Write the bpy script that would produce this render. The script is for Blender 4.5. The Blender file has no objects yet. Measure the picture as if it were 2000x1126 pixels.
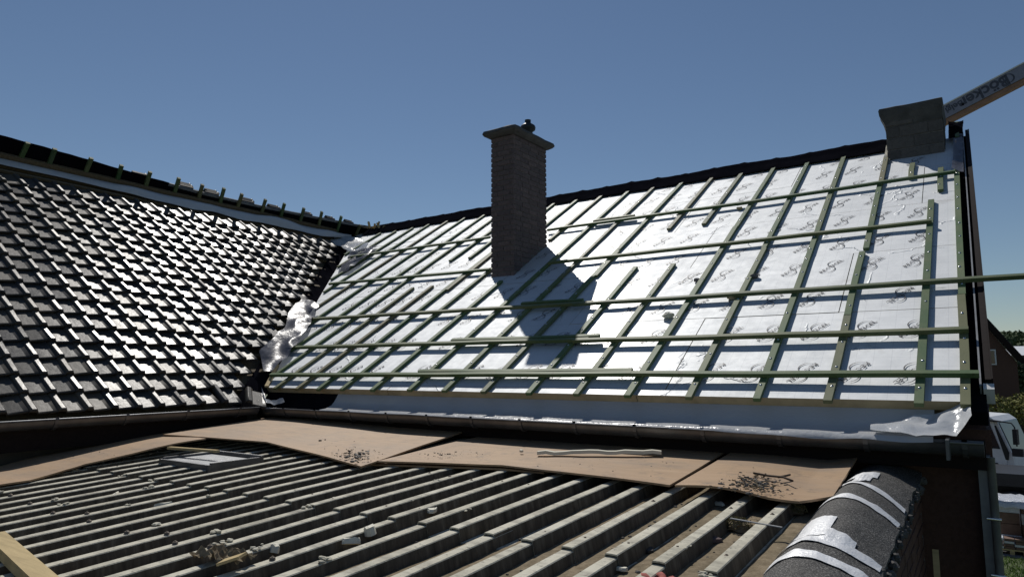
import bpy, math, random
from mathutils import Vector, Matrix, noise
V = Vector
random.seed(7)
sc = bpy.context.scene
col = sc.collection
H = 3.8                                   # eye height above the ground; everything is built relative to the eye, lifted by H at the end

# ------------------------------------------------------------------ camera
FPX = 1336.38
yaw, pitch, roll = math.radians(34.4807), math.radians(6.6702), math.radians(-0.1994)
cf = V((-math.sin(yaw)*math.cos(pitch), math.cos(yaw)*math.cos(pitch), math.sin(pitch)))
cr0 = V((math.cos(yaw), math.sin(yaw), 0)); cu0 = cr0.cross(cf)
cr = cr0*math.cos(roll) + cu0*math.sin(roll); cu = -cr0*math.sin(roll) + cu0*math.cos(roll)
cam = bpy.data.cameras.new('camera'); cam.sensor_width = 36; cam.lens = 36*FPX/2000
cam.clip_start = 0.05; cam.clip_end = 6000
camo = bpy.data.objects.new('camera', cam); col.objects.link(camo); sc.camera = camo
camo.matrix_world = Matrix(((cr.x, cu.x, -cf.x, 0), (cr.y, cu.y, -cf.y, 0), (cr.z, cu.z, -cf.z, H), (0, 0, 0, 1)))

# ------------------------------------------------------------------ sky, sun, exposure
SUN = V((-.598, .58, 1)).normalized()
w = bpy.data.worlds.new('World'); sc.world = w; w.use_nodes = True
nt = w.node_tree; bg = nt.nodes['Background']; sk = nt.nodes.new('ShaderNodeTexSky'); sk.sky_type = 'NISHITA'
sk.sun_disc = False; sk.sun_elevation = math.asin(SUN.z); sk.sun_rotation = math.atan2(SUN.x, SUN.y)
sk.altitude = 100; sk.air_density = 1.0; sk.dust_density = 0.05; sk.ozone_density = 3.0
nt.links.new(sk.outputs[0], bg.inputs[0]); bg.inputs[1].default_value = 0.068
sl = bpy.data.lights.new('sun', 'SUN'); sl.energy = 4.0; sl.angle = math.radians(0.53); sl.color = (1, .955, .89)
so = bpy.data.objects.new('sun', sl); col.objects.link(so); so.location = (0, 0, 30)
so.rotation_euler = SUN.to_track_quat('Z', 'Y').to_euler()
vs = sc.view_settings; vs.view_transform = 'Standard'; vs.look = 'None'; vs.exposure = -0.3; vs.gamma = 1; vs.use_curve_mapping = False

# ------------------------------------------------------------------ frames of the place
def ray(u, v): return cr*((u-1000)/FPX) + cu*(-(v-563)/FPX) + cf
def hit(u, v, p0, n):
    d = ray(u, v); return d*(n.dot(p0)/n.dot(d))
def proj(P):
    z = cf.dot(P); return 1000+FPX*cr.dot(P)/z, 563-FPX*cu.dot(P)/z
AL = 0.5523593; YE = 4.6417; ZE = -0.19
upM = V((0, math.cos(AL), math.sin(AL))); nM = V((0, -math.sin(AL), math.cos(AL))); pM = V((0, YE, ZE)); X = V((1, 0, 0)); Y = V((0, 1, 0)); Z = V((0, 0, 1))
def F(u, v, h=0): return pM + X*u + upM*v + nM*h
def pxM(x, y, h=0):
    P = hit(x, y, pM+nM*h, nM); return P.x, (P-pM).dot(upM)
azl = math.radians(-2.797)
eL = V((math.cos(azl), -math.sin(azl), 0)); dL = V((math.sin(azl), math.cos(azl), 0)); BE = math.radians(39.5)
upL = -eL*math.cos(BE) + Z*math.sin(BE); nL = dL.cross(upL)
if nL.z < 0: nL = -nL
pL = ray(300, 800); pL = pL*(-.357/pL.z)
def G(s, t, h=0): return pL + dL*s + upL*t + nL*h
def valley_s(t): return 1.066+1.0707*t
def valley_u(v): return -6.4355-.678*v                    # main slope
EA = math.radians(3.0); TA = math.tan(EA)
def A(x, y, h=0): return V((x, y, -.62-(4.3-y)*TA+h))      # annex: h = 0 is the top of the ribs
nA = V((0, -math.sin(EA), math.cos(EA)))
def pxA(x, y, h=0): return hit(x, y, A(0, 4.3, h), nA)

# ------------------------------------------------------------------ object helpers
I4 = Matrix.Identity(4); WM = {}
def put(data, name, parent=None, W=None):
    W = W or I4
    o = bpy.data.objects.new(name, data); col.objects.link(o)
    if parent: o.parent = parent; o.matrix_basis = WM[parent.name].inverted() @ W
    else: o.matrix_basis = W
    WM[o.name] = W.copy(); return o
def tag(o, label, cat, group=None):
    o['label'] = label; o['category'] = cat
    if group: o['group'] = group
    return o
def thing(name, label, cat, loc, group=None):
    return tag(put(None, name, None, Matrix.Translation(loc)), label, cat, group)
class MB:
    def __init__(s): s.v = []; s.f = []; s.m = []; s.sm = []
    def add(s, vs_, fs, m=0, smooth=False):
        b = len(s.v); s.v += [tuple(p) for p in vs_]
        for f in fs: s.f.append(tuple(i+b for i in f)); s.m.append(m); s.sm.append(smooth)
    def box(s, c, ax, ay, az, m=0):        # half-vectors
        vs_ = [c+ax*i+ay*j+az*k for k in (-1, 1) for j in (-1, 1) for i in (-1, 1)]
        s.add(vs_, [(0, 2, 3, 1), (4, 5, 7, 6), (0, 1, 5, 4), (2, 6, 7, 3), (0, 4, 6, 2), (1, 3, 7, 5)], m)
    def bx(s, x0, x1, y0, y1, z0, z1, m=0):
        s.box(V(((x0+x1)/2, (y0+y1)/2, (z0+z1)/2)), X*((x1-x0)/2), Y*((y1-y0)/2), Z*((z1-z0)/2), m)
    def beam(s, pts, side, nrm, w, h, m=0):  # bar along pts; bottom face on pts
        vs_ = []
        for p in pts: vs_ += [p-side*w/2, p+side*w/2, p+side*w/2+nrm*h, p-side*w/2+nrm*h]
        fs = []
        for i in range(len(pts)-1):
            a = 4*i; b = a+4
            for k in range(4): fs.append((a+k, a+(k+1) % 4, b+(k+1) % 4, b+k))
        e = 4*(len(pts)-1); fs += [(3, 2, 1, 0), (e, e+1, e+2, e+3)]
        s.add(vs_, fs, m)
    def tube(s, pts, r, k=8, m=0, cap=True):
        b = []; fs = []; n = len(pts); rr = r if isinstance(r, (list, tuple)) else [r]*n
        for i, p in enumerate(pts):
            d = (pts[min(i+1, n-1)]-pts[max(i-1, 0)]).normalized()
            a = d.cross(Z if abs(d.z) < .9 else X).normalized(); c = d.cross(a)
            b += [p+(a*math.cos(2*math.pi*j/k)+c*math.sin(2*math.pi*j/k))*rr[i] for j in range(k)]
        for i in range(n-1):
            for j in range(k): fs.append((i*k+j, i*k+(j+1) % k, (i+1)*k+(j+1) % k, (i+1)*k+j))
        if cap: fs += [tuple(range(k)), tuple(range((n-1)*k, n*k))]
        s.add(b, fs, m, True)
    def grid(s, P, m=0, smooth=True, thick=None):   # P[i][j]
        a = len(P); b = len(P[0]); vs_ = [p for r in P for p in r]
        fs = [(i*b+j, i*b+j+1, (i+1)*b+j+1, (i+1)*b+j) for i in range(a-1) for j in range(b-1)]
        s.add(vs_, fs, m, smooth)
        if thick:
            vs2 = [p+thick for p in vs_]; s.add(vs2, [f[::-1] for f in fs], m, smooth)
            rim = [j for j in range(b)]+[i*b+b-1 for i in range(1, a)]+[(a-1)*b+j for j in range(b-2, -1, -1)]+[i*b for i in range(a-2, 0, -1)]
            n = len(rim); s.add([vs_[i] for i in rim]+[vs2[i] for i in rim], [(i, (i+1) % n, n+(i+1) % n, n+i) for i in range(n)], m)
    def lump(s, c, r, m=0, seed=0, sq=(1, 1, 1), n=6):
        rows = []; rnd = random.Random(seed)
        vs_ = [c+V((0, 0, -r*sq[2]))]
        for i in range(1, n//2+1):
            th = -math.pi/2+math.pi*i/(n//2+1)
            for j in range(n):
                ph = 2*math.pi*j/n+.3*i; q = r*(.75+.5*rnd.random())
                vs_.append(c+V((q*math.cos(th)*math.cos(ph)*sq[0], q*math.cos(th)*math.sin(ph)*sq[1], q*math.sin(th)*sq[2])))
        vs_.append(c+V((0, 0, r*sq[2]))); k = n//2; fs = []
        for j in range(n):
            fs.append((0, 1+(j+1) % n, 1+j)); fs.append((len(vs_)-1, 1+(k-1)*n+j, 1+(k-1)*n+(j+1) % n))
            for i in range(k-1): fs.append((1+i*n+j, 1+i*n+(j+1) % n, 1+(i+1)*n+(j+1) % n, 1+(i+1)*n+j))
        s.add(vs_, fs, m)
    def mesh(s, name, mats):
        me = bpy.data.meshes.new(name); me.from_pydata(s.v, [], s.f)
        for m in (mats if isinstance(mats, (list, tuple)) else [mats]): me.materials.append(m)
        me.polygons.foreach_set('material_index', s.m); me.polygons.foreach_set('use_smooth', s.sm); me.update()
        return me
    def obj(s, name, mats, parent=None, W=None): return put(s.mesh(name, mats), name, parent, W)

# ------------------------------------------------------------------ materials
def nz(p, sc_=1.0): return noise.noise(V(p)*sc_)
class MT:
    def __init__(s, name, color=(.5, .5, .5), rough=.6, metal=0, spec=.5):
        s.mat = bpy.data.materials.new(name); s.mat.use_nodes = True; s.nt = s.mat.node_tree; s.b = s.nt.nodes['Principled BSDF']
        s.i('Base Color', (*color, 1)); s.i('Roughness', rough); s.i('Metallic', metal); s.i('Specular IOR Level', spec)
        s.tc = s.nt.nodes.new('ShaderNodeTexCoord'); s.geo = None
    def i(s, k, v):
        if hasattr(v, 'is_linked'): s.nt.links.new(v, s.b.inputs[k])
        else: s.b.inputs[k].default_value = v
    def set(s, node, k, v):
        if hasattr(v, 'is_linked'): s.nt.links.new(v, node.inputs[k])
        else: node.inputs[k].default_value = v
    def pos(s):
        return s.tc.outputs['Object']
    def wpos(s):
        if not s.geo: s.geo = s.nt.nodes.new('ShaderNodeNewGeometry')
        return s.geo.outputs['Position']
    def mapping(s, scale, vec=None, rot=(0, 0, 0)):
        m = s.nt.nodes.new('ShaderNodeMapping'); s.nt.links.new(vec or s.pos(), m.inputs[0]); m.inputs['Scale'].default_value = scale; m.inputs['Rotation'].default_value = rot
        return m.outputs[0]
    def noise(s, scale, detail=4, rough=.55, vec=None, dist=0):
        n = s.nt.nodes.new('ShaderNodeTexNoise'); s.nt.links.new(vec or s.pos(), n.inputs['Vector'])
        n.inputs['Scale'].default_value = scale; n.inputs['Detail'].default_value = detail; n.inputs['Roughness'].default_value = rough; n.inputs['Distortion'].default_value = dist
        return n.outputs[0]
    def ramp(s, fac, stops):
        r = s.nt.nodes.new('ShaderNodeValToRGB'); s.nt.links.new(fac, r.inputs[0]); e = r.color_ramp.elements
        while len(e) < len(stops): e.new(.5)
        for k, (p, c) in enumerate(stops):
            e[k].position = p; e[k].color = (*c, 1) if isinstance(c, (tuple, list)) else (c, c, c, 1)
        return r.outputs[0]
    def mix(s, fac, a, b, mode='MIX'):
        m = s.nt.nodes.new('ShaderNodeMix'); m.data_type = 'RGBA'; m.blend_type = mode
        s.set(m, 0, fac)
        for k, v in ((6, a), (7, b)):
            if hasattr(v, 'is_linked'): s.nt.links.new(v, m.inputs[k])
            else: m.inputs[k].default_value = (*v, 1) if len(v) == 3 else v
        return m.outputs[2]
    def math(s, op, a, b=0):
        m = s.nt.nodes.new('ShaderNodeMath'); m.operation = op; s.set(m, 0, a); s.set(m, 1, b); return m.outputs[0]
    def rnd(s):
        return s.nt.nodes.new('ShaderNodeObjectInfo').outputs['Random']
    def bump(s, h, strength=.3, dist=.01, prev=None):
        b = s.nt.nodes.new('ShaderNodeBump'); s.nt.links.new(h, b.inputs['Height']); b.inputs['Strength'].default_value = strength; b.inputs['Distance'].default_value = dist
        if prev is not None: s.nt.links.new(prev, b.inputs['Normal'])
        s.nt.links.new(b.outputs[0], s.b.inputs['Normal']); return b.outputs[0]

def m_foil():
    m = MT('aluminium_foil', (.8, .8, .8), .4, 1)
    smear = m.noise(1.3, 5, .6); smear2 = m.noise(9, 5, .7)
    sep = m.nt.nodes.new('ShaderNodeSeparateXYZ'); m.nt.links.new(m.wpos(), sep.inputs[0])
    g = None
    for k, per in ((0, .104), (1, .093)):
        fr = m.math('FRACT', m.math('DIVIDE', m.math('ADD', sep.outputs[k], 50), per))
        ln = m.math('LESS_THAN', fr, .022); g = ln if g is None else m.math('MAXIMUM', g, ln)
    basec = m.ramp(smear, [(.3, (.64, .66, .675)), (.7, (.73, .75, .765))])
    basec = m.mix(m.math('MULTIPLY', g, .30), basec, (.30, .32, .36))
    dirt = m.ramp(m.noise(2.4, 6, .7), [(.60, 0), (.78, .55)])
    basec = m.mix(dirt, basec, (.42, .41, .39))
    m.i('Base Color', basec)
    m.i('Roughness', m.ramp(smear2, [(.3, .72), (.7, .80)])); m.i('Metallic', .78); m.i('Coat Weight', .16); m.i('Coat Roughness', .24)
    n1 = m.bump(m.noise(5, 3, .5), .09, .012)
    wob = m.nt.nodes.new('ShaderNodeVectorMath'); wob.operation = 'ADD'; wn_ = m.nt.nodes.new('ShaderNodeTexNoise'); wn_.inputs['Scale'].default_value = 7; wn_.inputs['Detail'].default_value = 4
    m.nt.links.new(m.pos(), wn_.inputs['Vector']); ws = m.nt.nodes.new('ShaderNodeVectorMath'); ws.operation = 'SCALE'; ws.inputs[3].default_value = .16; m.nt.links.new(wn_.outputs['Color'], ws.inputs[0])
    m.nt.links.new(m.pos(), wob.inputs[0]); m.nt.links.new(ws.outputs[0], wob.inputs[1])
    vo = m.nt.nodes.new('ShaderNodeTexVoronoi'); vo.feature = 'DISTANCE_TO_EDGE'; vo.inputs['Scale'].default_value = 1.5; m.nt.links.new(wob.outputs[0], vo.inputs['Vector'])
    ridge = m.ramp(vo.outputs[0], [(0, 1), (.016, 0)])
    gate = m.ramp(m.noise(1.5, 3, .5, vec=m.mapping((1, 1, 1), rot=(.4, .2, .9))), [(.54, 0), (.60, 1)])
    n2 = m.bump(m.math('MULTIPLY', ridge, gate), .75, .012, n1)
    m.bump(m.noise(60, 2, .5), .05, .003, n2)
    return m.mat
def m_simple(name, c, rough=.6, metal=0, spec=.5, var=.25, scale=8, bump=.15, dist=.004):
    m = MT(name, c, rough, metal, spec)
    n = m.noise(scale, 5, .6)
    m.i('Base Color', m.ramp(n, [(.25, tuple(x*(1-var) for x in c)), (.75, tuple(min(1, x*(1+var)) for x in c))]))
    if bump: m.bump(m.noise(scale*6, 4, .6), bump, dist)
    return m.mat
def m_batten():
    m = MT('treated_batten_wood', (.2, .2, .1), .62, 0, .35)
    r = m.rnd()
    c = m.ramp(r, [(0, (.060, .125, .045)), (.4, (.085, .15, .058)), (.65, (.115, .15, .062)), (.85, (.19, .165, .085)), (1, (.055, .12, .055))])
    st = m.noise(3, 5, .65)
    c = m.mix(m.ramp(st, [(.4, 0), (.8, .6)]), c, (.25, .245, .13))
    kn = m.ramp(m.noise(14, 2, .5), [(.68, 0), (.74, .6)])
    c = m.mix(kn, c, (.055, .05, .025)); m.i('Base Color', c)
    m.bump(m.noise(70, 3, .6), .2, .003); return m.mat
def m_wood(name, c, var=.2):
    m = MT(name, c, .75, 0, .12)
    g = m.noise(4, 5, .6, vec=m.mapping((1, 9, 9)))
    m.i('Base Color', m.ramp(g, [(.3, tuple(x*(1-var) for x in c)), (.7, tuple(x*(1+var) for x in c))]))
    m.bump(g, .2, .002); return m.mat
def m_tile():
    m = MT('black_glazed_clay', (.03, .03, .033), .33, 0, .11)
    r = m.rnd(); n = m.noise(5, 5, .65, vec=m.wpos()); n2 = m.noise(45, 4, .7, vec=m.wpos())
    c = m.ramp(m.math('ADD', m.math('MULTIPLY', r, .6), m.math('MULTIPLY', n, .4)), [(.1, (.045, .046, .050)), (.5, (.070, .066, .060)), (.9, (.105, .09, .07))])
    c = m.mix(m.ramp(n2, [(.55, 0), (.8, .5)]), c, (.075, .068, .055))
    m.i('Base Color', c)
    rr = m.math('ADD', m.math('MULTIPLY', r, .14), m.math('MULTIPLY', n2, .22)); m.i('Roughness', m.math('ADD', rr, .175))
    b = m.bump(m.noise(9, 3, .5, vec=m.wpos()), .16, .012); m.bump(n2, .15, .004, b); return m.mat
def m_brick(name, a, b):
    m = MT(name, a, .85, 0, .2); r = m.rnd(); n = m.noise(30, 4, .7, vec=m.wpos())
    c = m.mix(r, a, b); c = m.mix(m.ramp(n, [(.4, 0), (.8, .6)]), c, tuple(x*.45 for x in a)); m.i('Base Color', c)
    m.bump(n, .5, .006); return m.mat
def m_cement():
    m = MT('weathered_fibre_cement', (.3, .3, .28), .8, 0, .3)
    big = m.noise(1.6, 6, .65); fine = m.noise(38, 5, .7); st = m.noise(3, 5, .7, vec=m.mapping((1.2, 4, 9)))
    c = m.ramp(big, [(.3, (.46, .43, .335)), (.55, (.60, .57, .46)), (.75, (.68, .65, .54))])
    c = m.mix(m.ramp(st, [(.46, 0), (.72, .7)]), c, (.13, .12, .10))
    sp = m.ramp(fine, [(.58, 0), (.70, .8)]); c = m.mix(sp, c, (.07, .066, .055))
    li = m.ramp(m.noise(17, 4, .7, dist=.4), [(.62, 0), (.72, .7)]); c = m.mix(li, c, (.37, .385, .31))
    m.i('Base Color', c); n1 = m.bump(m.noise(6, 3, .5), .25, .01); m.bump(fine, .5, .006, n1); return m.mat
def m_cement_side():  # streak stains, with the shade of the rib sides darkened into the colour
    m = MT('stained_shaded_rib_side', (.15, .14, .12), .85, 0, .2)
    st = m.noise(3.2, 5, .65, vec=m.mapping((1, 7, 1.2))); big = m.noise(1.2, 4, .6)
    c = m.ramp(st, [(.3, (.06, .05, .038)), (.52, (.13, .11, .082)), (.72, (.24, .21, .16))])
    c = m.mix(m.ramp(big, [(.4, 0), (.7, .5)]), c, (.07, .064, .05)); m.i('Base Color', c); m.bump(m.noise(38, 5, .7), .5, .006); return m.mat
def m_mosssoil():
    m = MT('dirt_in_the_troughs', (.2, .17, .13), .95, 0, .1)
    n = m.noise(25, 6, .75); b = m.noise(4, 4, .6)
    c = m.ramp(n, [(.3, (.14, .11, .07)), (.6, (.29, .235, .16)), (.8, (.38, .325, .245))]); c = m.mix(m.ramp(b, [(.45, 0), (.7, .6)]), c, (.12, .105, .07))
    m.i('Base Color', c); m.bump(n, .6, .01); return m.mat
def m_ply():
    m = MT('film_faced_plywood', (.5, .35, .23), .6, 0, .3)
    g = m.noise(3, 6, .65, vec=m.mapping((1.2, 7, 3))); big = m.noise(1.4, 5, .6); d = m.noise(7, 7, .75)
    c = m.ramp(g, [(.3, (.36, .235, .132)), (.55, (.415, .275, .158)), (.75, (.455, .31, .185))])
    c = m.mix(m.ramp(big, [(.45, 0), (.75, .35)]), c, (.26, .20, .15))
    c = m.mix(m.ramp(d, [(.54, 0), (.72, .75)]), c, (.15, .115, .085)); d2 = m.noise(1.1, 5, .7, vec=m.mapping((1, 2, 1), rot=(0, 0, .6))); c = m.mix(m.ramp(d2, [(.5, 0), (.66, .38)]), c, (.20, .165, .135))
    s = m.noise(90, 3, .6); c = m.mix(m.ramp(s, [(.70, 0), (.74, .8)]), c, (.06, .045, .035))
    m.i('Base Color', c); m.bump(g, .15, .002); return m.mat
def m_bitumen():
    m = MT('mineral_bitumen_felt', (.05, .05, .05), .75, 0, .4)
    v = m.noise(170, 2, .7); big = m.noise(5, 5, .6)
    c = m.ramp(v, [(.38, (.014, .014, .015)), (.55, (.07, .068, .064)), (.66, (.30, .29, .27))])
    c = m.mix(m.ramp(big, [(.4, 0), (.7, .55)]), c, (.045, .042, .038)); m.i('Base Color', c)
    n1 = m.bump(big, .4, .02); m.bump(v, .7, .006, n1); return m.mat
def m_plastic(name, tint, alpha_mix=.35, tlm=.35, prough=.22):
    m = MT(name, tint, prough, 0, .5)
    nt_ = m.nt; out = nt_.nodes['Material Output']
    tl = nt_.nodes.new('ShaderNodeBsdfTranslucent'); tl.inputs[0].default_value = (*tint, 1)
    tr = nt_.nodes.new('ShaderNodeBsdfTransparent'); tr.inputs[0].default_value = (.92, .94, .96, 1)
    a = nt_.nodes.new('ShaderNodeMixShader'); b = nt_.nodes.new('ShaderNodeMixShader')
    a.inputs[0].default_value = tlm; nt_.links.new(m.b.outputs[0], a.inputs[1]); nt_.links.new(tl.outputs[0], a.inputs[2])
    b.inputs[0].default_value = alpha_mix; nt_.links.new(a.outputs[0], b.inputs[1]); nt_.links.new(tr.outputs[0], b.inputs[2])
    nt_.links.new(b.outputs[0], out.inputs[0]); m.bump(m.noise(12, 4, .6), .4, .02); return m.mat
def m_leaf(name, a, b):
    m = MT(name, a, .7, 0, .12); n = m.noise(2.2, 4, .6, vec=m.wpos()); n2 = m.noise(30, 2, .5, vec=m.wpos())
    c = m.mix(n2, a, b); c = m.mix(m.ramp(n, [(.4, 0), (.65, .6)]), c, tuple(x*1.5 for x in b)); m.i('Base Color', c)
    m.i('Transmission Weight', 0.0); return m.mat
M = dict(
    foil=m_foil(), boomink=m_simple('faded_blue_print', (.055, .06, .085), .5, bump=0), ink=m_simple('black_print_ink', (.075, .075, .085), .5, bump=0), foam=m_simple('yellow_insulation_foam', (.42, .345, .21), .85),
    batten=m_batten(), screw=m_simple('zinc_screw_head', (.7, .7, .7), .25, 1, bump=0), pine=m_wood('pale_pine', (.50, .39, .21)), tanwood=m_wood('tan_board_edge', (.16, .125, .08)),
    felt=m_simple('black_underlay_felt', (.008, .008, .011), .95, 0, .0, var=.35, scale=4, bump=.4, dist=.01), tile=m_tile(),
    brick=m_brick('dark_brown_brick', (.13, .102, .102), (.185, .138, .130)), brick2=m_brick('brown_wall_brick', (.11, .062, .048), (.15, .085, .064)), mortar=m_simple('grey_mortar', (.15, .138, .132), .95, var=.3, scale=20, bump=.5),
    block=m_brick('concrete_block', (.11, .10, .095), (.155, .138, .127)), concrete=m_simple('weathered_concrete', (.085, .08, .075), .9, var=.35, scale=10, bump=.5, dist=.008),
    cement=m_cement(), cementside=m_cement_side(), soil=m_mosssoil(), ply=m_ply(), bitumen=m_bitumen(), tape=m_simple('aluminium_tape', (.80, .81, .82), .42, .25, var=.12, scale=14, bump=.6, dist=.006),
    zinc=m_simple('dark_zinc', (.15, .155, .165), .42, .7, var=.3, scale=6, bump=.1), greymetal=m_simple('weathered_grey_metal', (.27, .28, .29), .5, .4, var=.25, scale=9, bump=.15),
    membrane=m_plastic('grey_membrane_sheet', (.74, .76, .78), .03), sheet=m_plastic('clear_plastic_sheet', (.17, .17, .20), .40, .10, .34),
    brownboard=m_wood('brown_painted_board', (.018, .013, .012)), white=m_simple('white_paint', (.72, .73, .73), .4, var=.1, scale=5, bump=0), glass=m_simple('dark_window_glass', (.02, .025, .03), .06, 0, .8, bump=0),
    render=m_simple('grey_brown_render', (.16, .14, .125), .9, var=.2, scale=5, bump=.4), black=m_simple('black_rubber', (.015, .015, .016), .6), darksteel=m_simple('dark_steel', (.03, .032, .035), .5, .3),
    asphalt=m_simple('asphalt_grey', (.16, .16, .16), .9, var=.2, scale=3, bump=.3), paint=m_simple('road_paint', (.7, .7, .7), .6), grass=m_simple('lawn_grass', (.075, .095, .04), .8, var=.4, scale=2.5, bump=.6, dist=.03),
    blade=m_leaf('grass_blade', (.09, .17, .025), (.16, .24, .05)), leaf=m_leaf('hedge_leaf', (.085, .11, .025), (.20, .19, .055)), wood=m_leaf('forest_leaf', (.045, .068, .032), (.075, .10, .045)), bark=m_simple('bark', (.08, .06, .045), .9),
    moss=m_leaf('dry_moss', (.09, .085, .035), (.22, .19, .10)), pvc=m_simple('cream_foam', (.70, .67, .55), .7, var=.12), glove=m_simple('red_cloth', (.35, .10, .08), .9), orange=m_simple('orange_paint', (.30, .17, .11), .5),
    film=m_simple('white_wrap_film', (.62, .65, .70), .22, var=.15, scale=6, bump=.8, dist=.03), carton=m_simple('brown_carton', (.16, .10, .075), .8), hillg=m_simple('hill_meadow', (.07, .10, .035), .9, scale=.05, bump=0), roofdark=m_simple('dark_roof_covering', (.035, .033, .032), .7), boompaint=m_simple('boom_grey_paint', (.24, .24, .29), .42, .2, var=.1), rivet=m_simple('rusty_bolt', (.16, .13, .10), .7, .3))

# ------------------------------------------------------------------ the ground
def sheet(name, x0, x1, y0, y1, z, mat, n=2):
    mb = MB(); mb.grid([[V((x0+(x1-x0)*i/n, y0+(y1-y0)*j/n, z)) for j in range(n+1)] for i in range(n+1)], smooth=False)
    o = mb.obj(name, mat); o['kind'] = 'structure'; return o
GZ = -H
sheet('ground', -2500, 2500, -2500, 2500, GZ, M['grass'])
sheet('road', -60, 80, 24.0, 37.5, GZ+.012, M['asphalt'])
sheet('road_marking', -60, 80, 30.6, 30.75, GZ+.018, M['paint'])
sheet('road_edge_line', -60, 80, 36.6, 36.75, GZ+.018, M['paint'])
mb = MB(); mb.bx(-60, 80, 37.5, 37.7, GZ, GZ+.12); mb.bx(-60, 80, 37.7, 39.5, GZ, GZ+.11); o = mb.obj('pavement', M['concrete']); o['kind'] = 'structure'
mb = MB(); mb.bx(-7, 5, 17.4, 24.0, GZ, GZ+.03); o = mb.obj('yard_paving', M['asphalt']); o['kind'] = 'structure'

# ------------------------------------------------------------------ main house
house = thing('main_house', 'brick house with its roof stripped to silver foil insulation and green battens', 'house', V((-3.2, 9.3, GZ)))
VR = 5.52; PR = F(0, VR)
wall = MB()
wall.bx(-6.9, .0, 4.86, 5.10, GZ, -.36)
wall.bx(-.24, 0, 5.10, 13.5, GZ, -.36)
wall.bx(-13, -.24, 13.5, 13.76, GZ, -.36)
gab = [V((-.02, 4.9, -.36)), V((-.02, 13.7, -.36)), V((-.02, PR.y, PR.z-.25)), V((-.24, 4.9, -.36)), V((-.24, 13.7, -.36)), V((-.24, PR.y, PR.z-.25))]
wall.add(gab, [(0, 1, 2), (3, 5, 4), (0, 2, 5, 3), (1, 4, 5, 2)])
wall_o = wall.obj('wall', M['brick2'], house)
# roof: deck under the insulation, both slopes
rf = MB()
def slab(corners_top, thick, m=0):
    n = (corners_top[1]-corners_top[0]).cross(corners_top[2]-corners_top[0]).normalized()
    if n.z < 0: n = -n
    k = len(corners_top); bot = [p-n*thick for p in corners_top]
    rf.add(corners_top+bot, [tuple(range(k)), tuple(range(2*k-1, k-1, -1))]+[(i, k+i, k+(i+1) % k, (i+1) % k) for i in range(k)], m)
slab([F(-.06, .05, -.068), F(-.06, VR, -.068), F(valley_u(VR)-.1, VR, -.068), F(valley_u(.05)-.1, .05, -.068)], .06)
rr = PR - nM*.085
slab([V((-.06, rr.y, rr.z)), V((-.06, 14.1, rr.z-(14.1-rr.y)*math.tan(AL))), V((-13, 14.1, rr.z-(14.1-rr.y)*math.tan(AL))), V((-13, rr.y, rr.z))], .1)
roof = rf.obj('roof', M['tanwood'], house)

# printed logo outline (text + two swooshes), reused on each board
def text_geo(body, size, spacing=1.0, shear=0, bold=.028):
    c = bpy.data.curves.new('t', 'FONT'); c.body = body; c.size = size; c.align_x = 'CENTER'; c.align_y = 'CENTER'; c.resolution_u = 1 if size < .1 else 4; c.space_character = spacing; c.shear = shear; c.offset = size*bold
    o = bpy.data.objects.new('t', c); col.objects.link(o); dg = bpy.context.evaluated_depsgraph_get(); me = bpy.data.meshes.new_from_object(o.evaluated_get(dg))
    vs_ = [v.co.copy() for v in me.vertices]; fs = [tuple(p.vertices) for p in me.polygons]
    bpy.data.objects.remove(o); bpy.data.meshes.remove(me); bpy.data.curves.remove(c); return vs_, fs
LV, LF = text_geo('RECTICEL', .050, 1.05, .1, .012)
xs = [v.x for v in LV]; k_ = .275/(max(xs)-min(xs)); LV = [V((v.x*k_, v.y, 0)) for v in LV]
def arc(cx, cy, r, a0, a1, wd, n=14):
    vs_ = []; fs = []
    for i in range(n+1):
        t = i/n; a = math.radians(a0+(a1-a0)*t); h = wd*(.25+.75*math.sin(math.pi*min(1, t*1.15)))/2
        vs_ += [V((cx+(r-h)*math.cos(a), cy+(r-h)*math.sin(a), 0)), V((cx+(r+h)*math.cos(a), cy+(r+h)*math.sin(a), 0))]
    for i in range(n): fs.append((2*i, 2*i+1, 2*i+3, 2*i+2))
    return vs_, fs
for args in ((.062, .0, .068, 195, 15, .008), (-.062, .0, .068, 15, -165, .008)):
    a, b = arc(*args); o_ = len(LV); LV += a; LF += [tuple(i+o_ for i in f) for f in b]
UR = -.115
rows = [(-.005, .07), (.072, 1.143), (1.147, 2.242), (2.246, 3.31), (3.314, 4.415), (4.419, 5.40)]
joint = {0: (-2.1, -4.6), 1: (-1.9, -4.25), 2: (-.88, -3.2, -5.5), 3: (-2.35, -4.7, -7.1), 4: (-.39, -2.85, -5.2, -7.6), 5: (-1.75, -4.2, -6.6, -8.7)}
logos = [(.30, 180, .0), (.86, 0, .0), (1.38, 180, .1), (1.985, 0, .02), (2.49, 0, .0), (3.07, 0, .03), (3.58, 180, .12), (4.15, 0, .02), (4.68, 0, .1), (5.15, 180, .0)]
rnd = random.Random(3)
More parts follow.
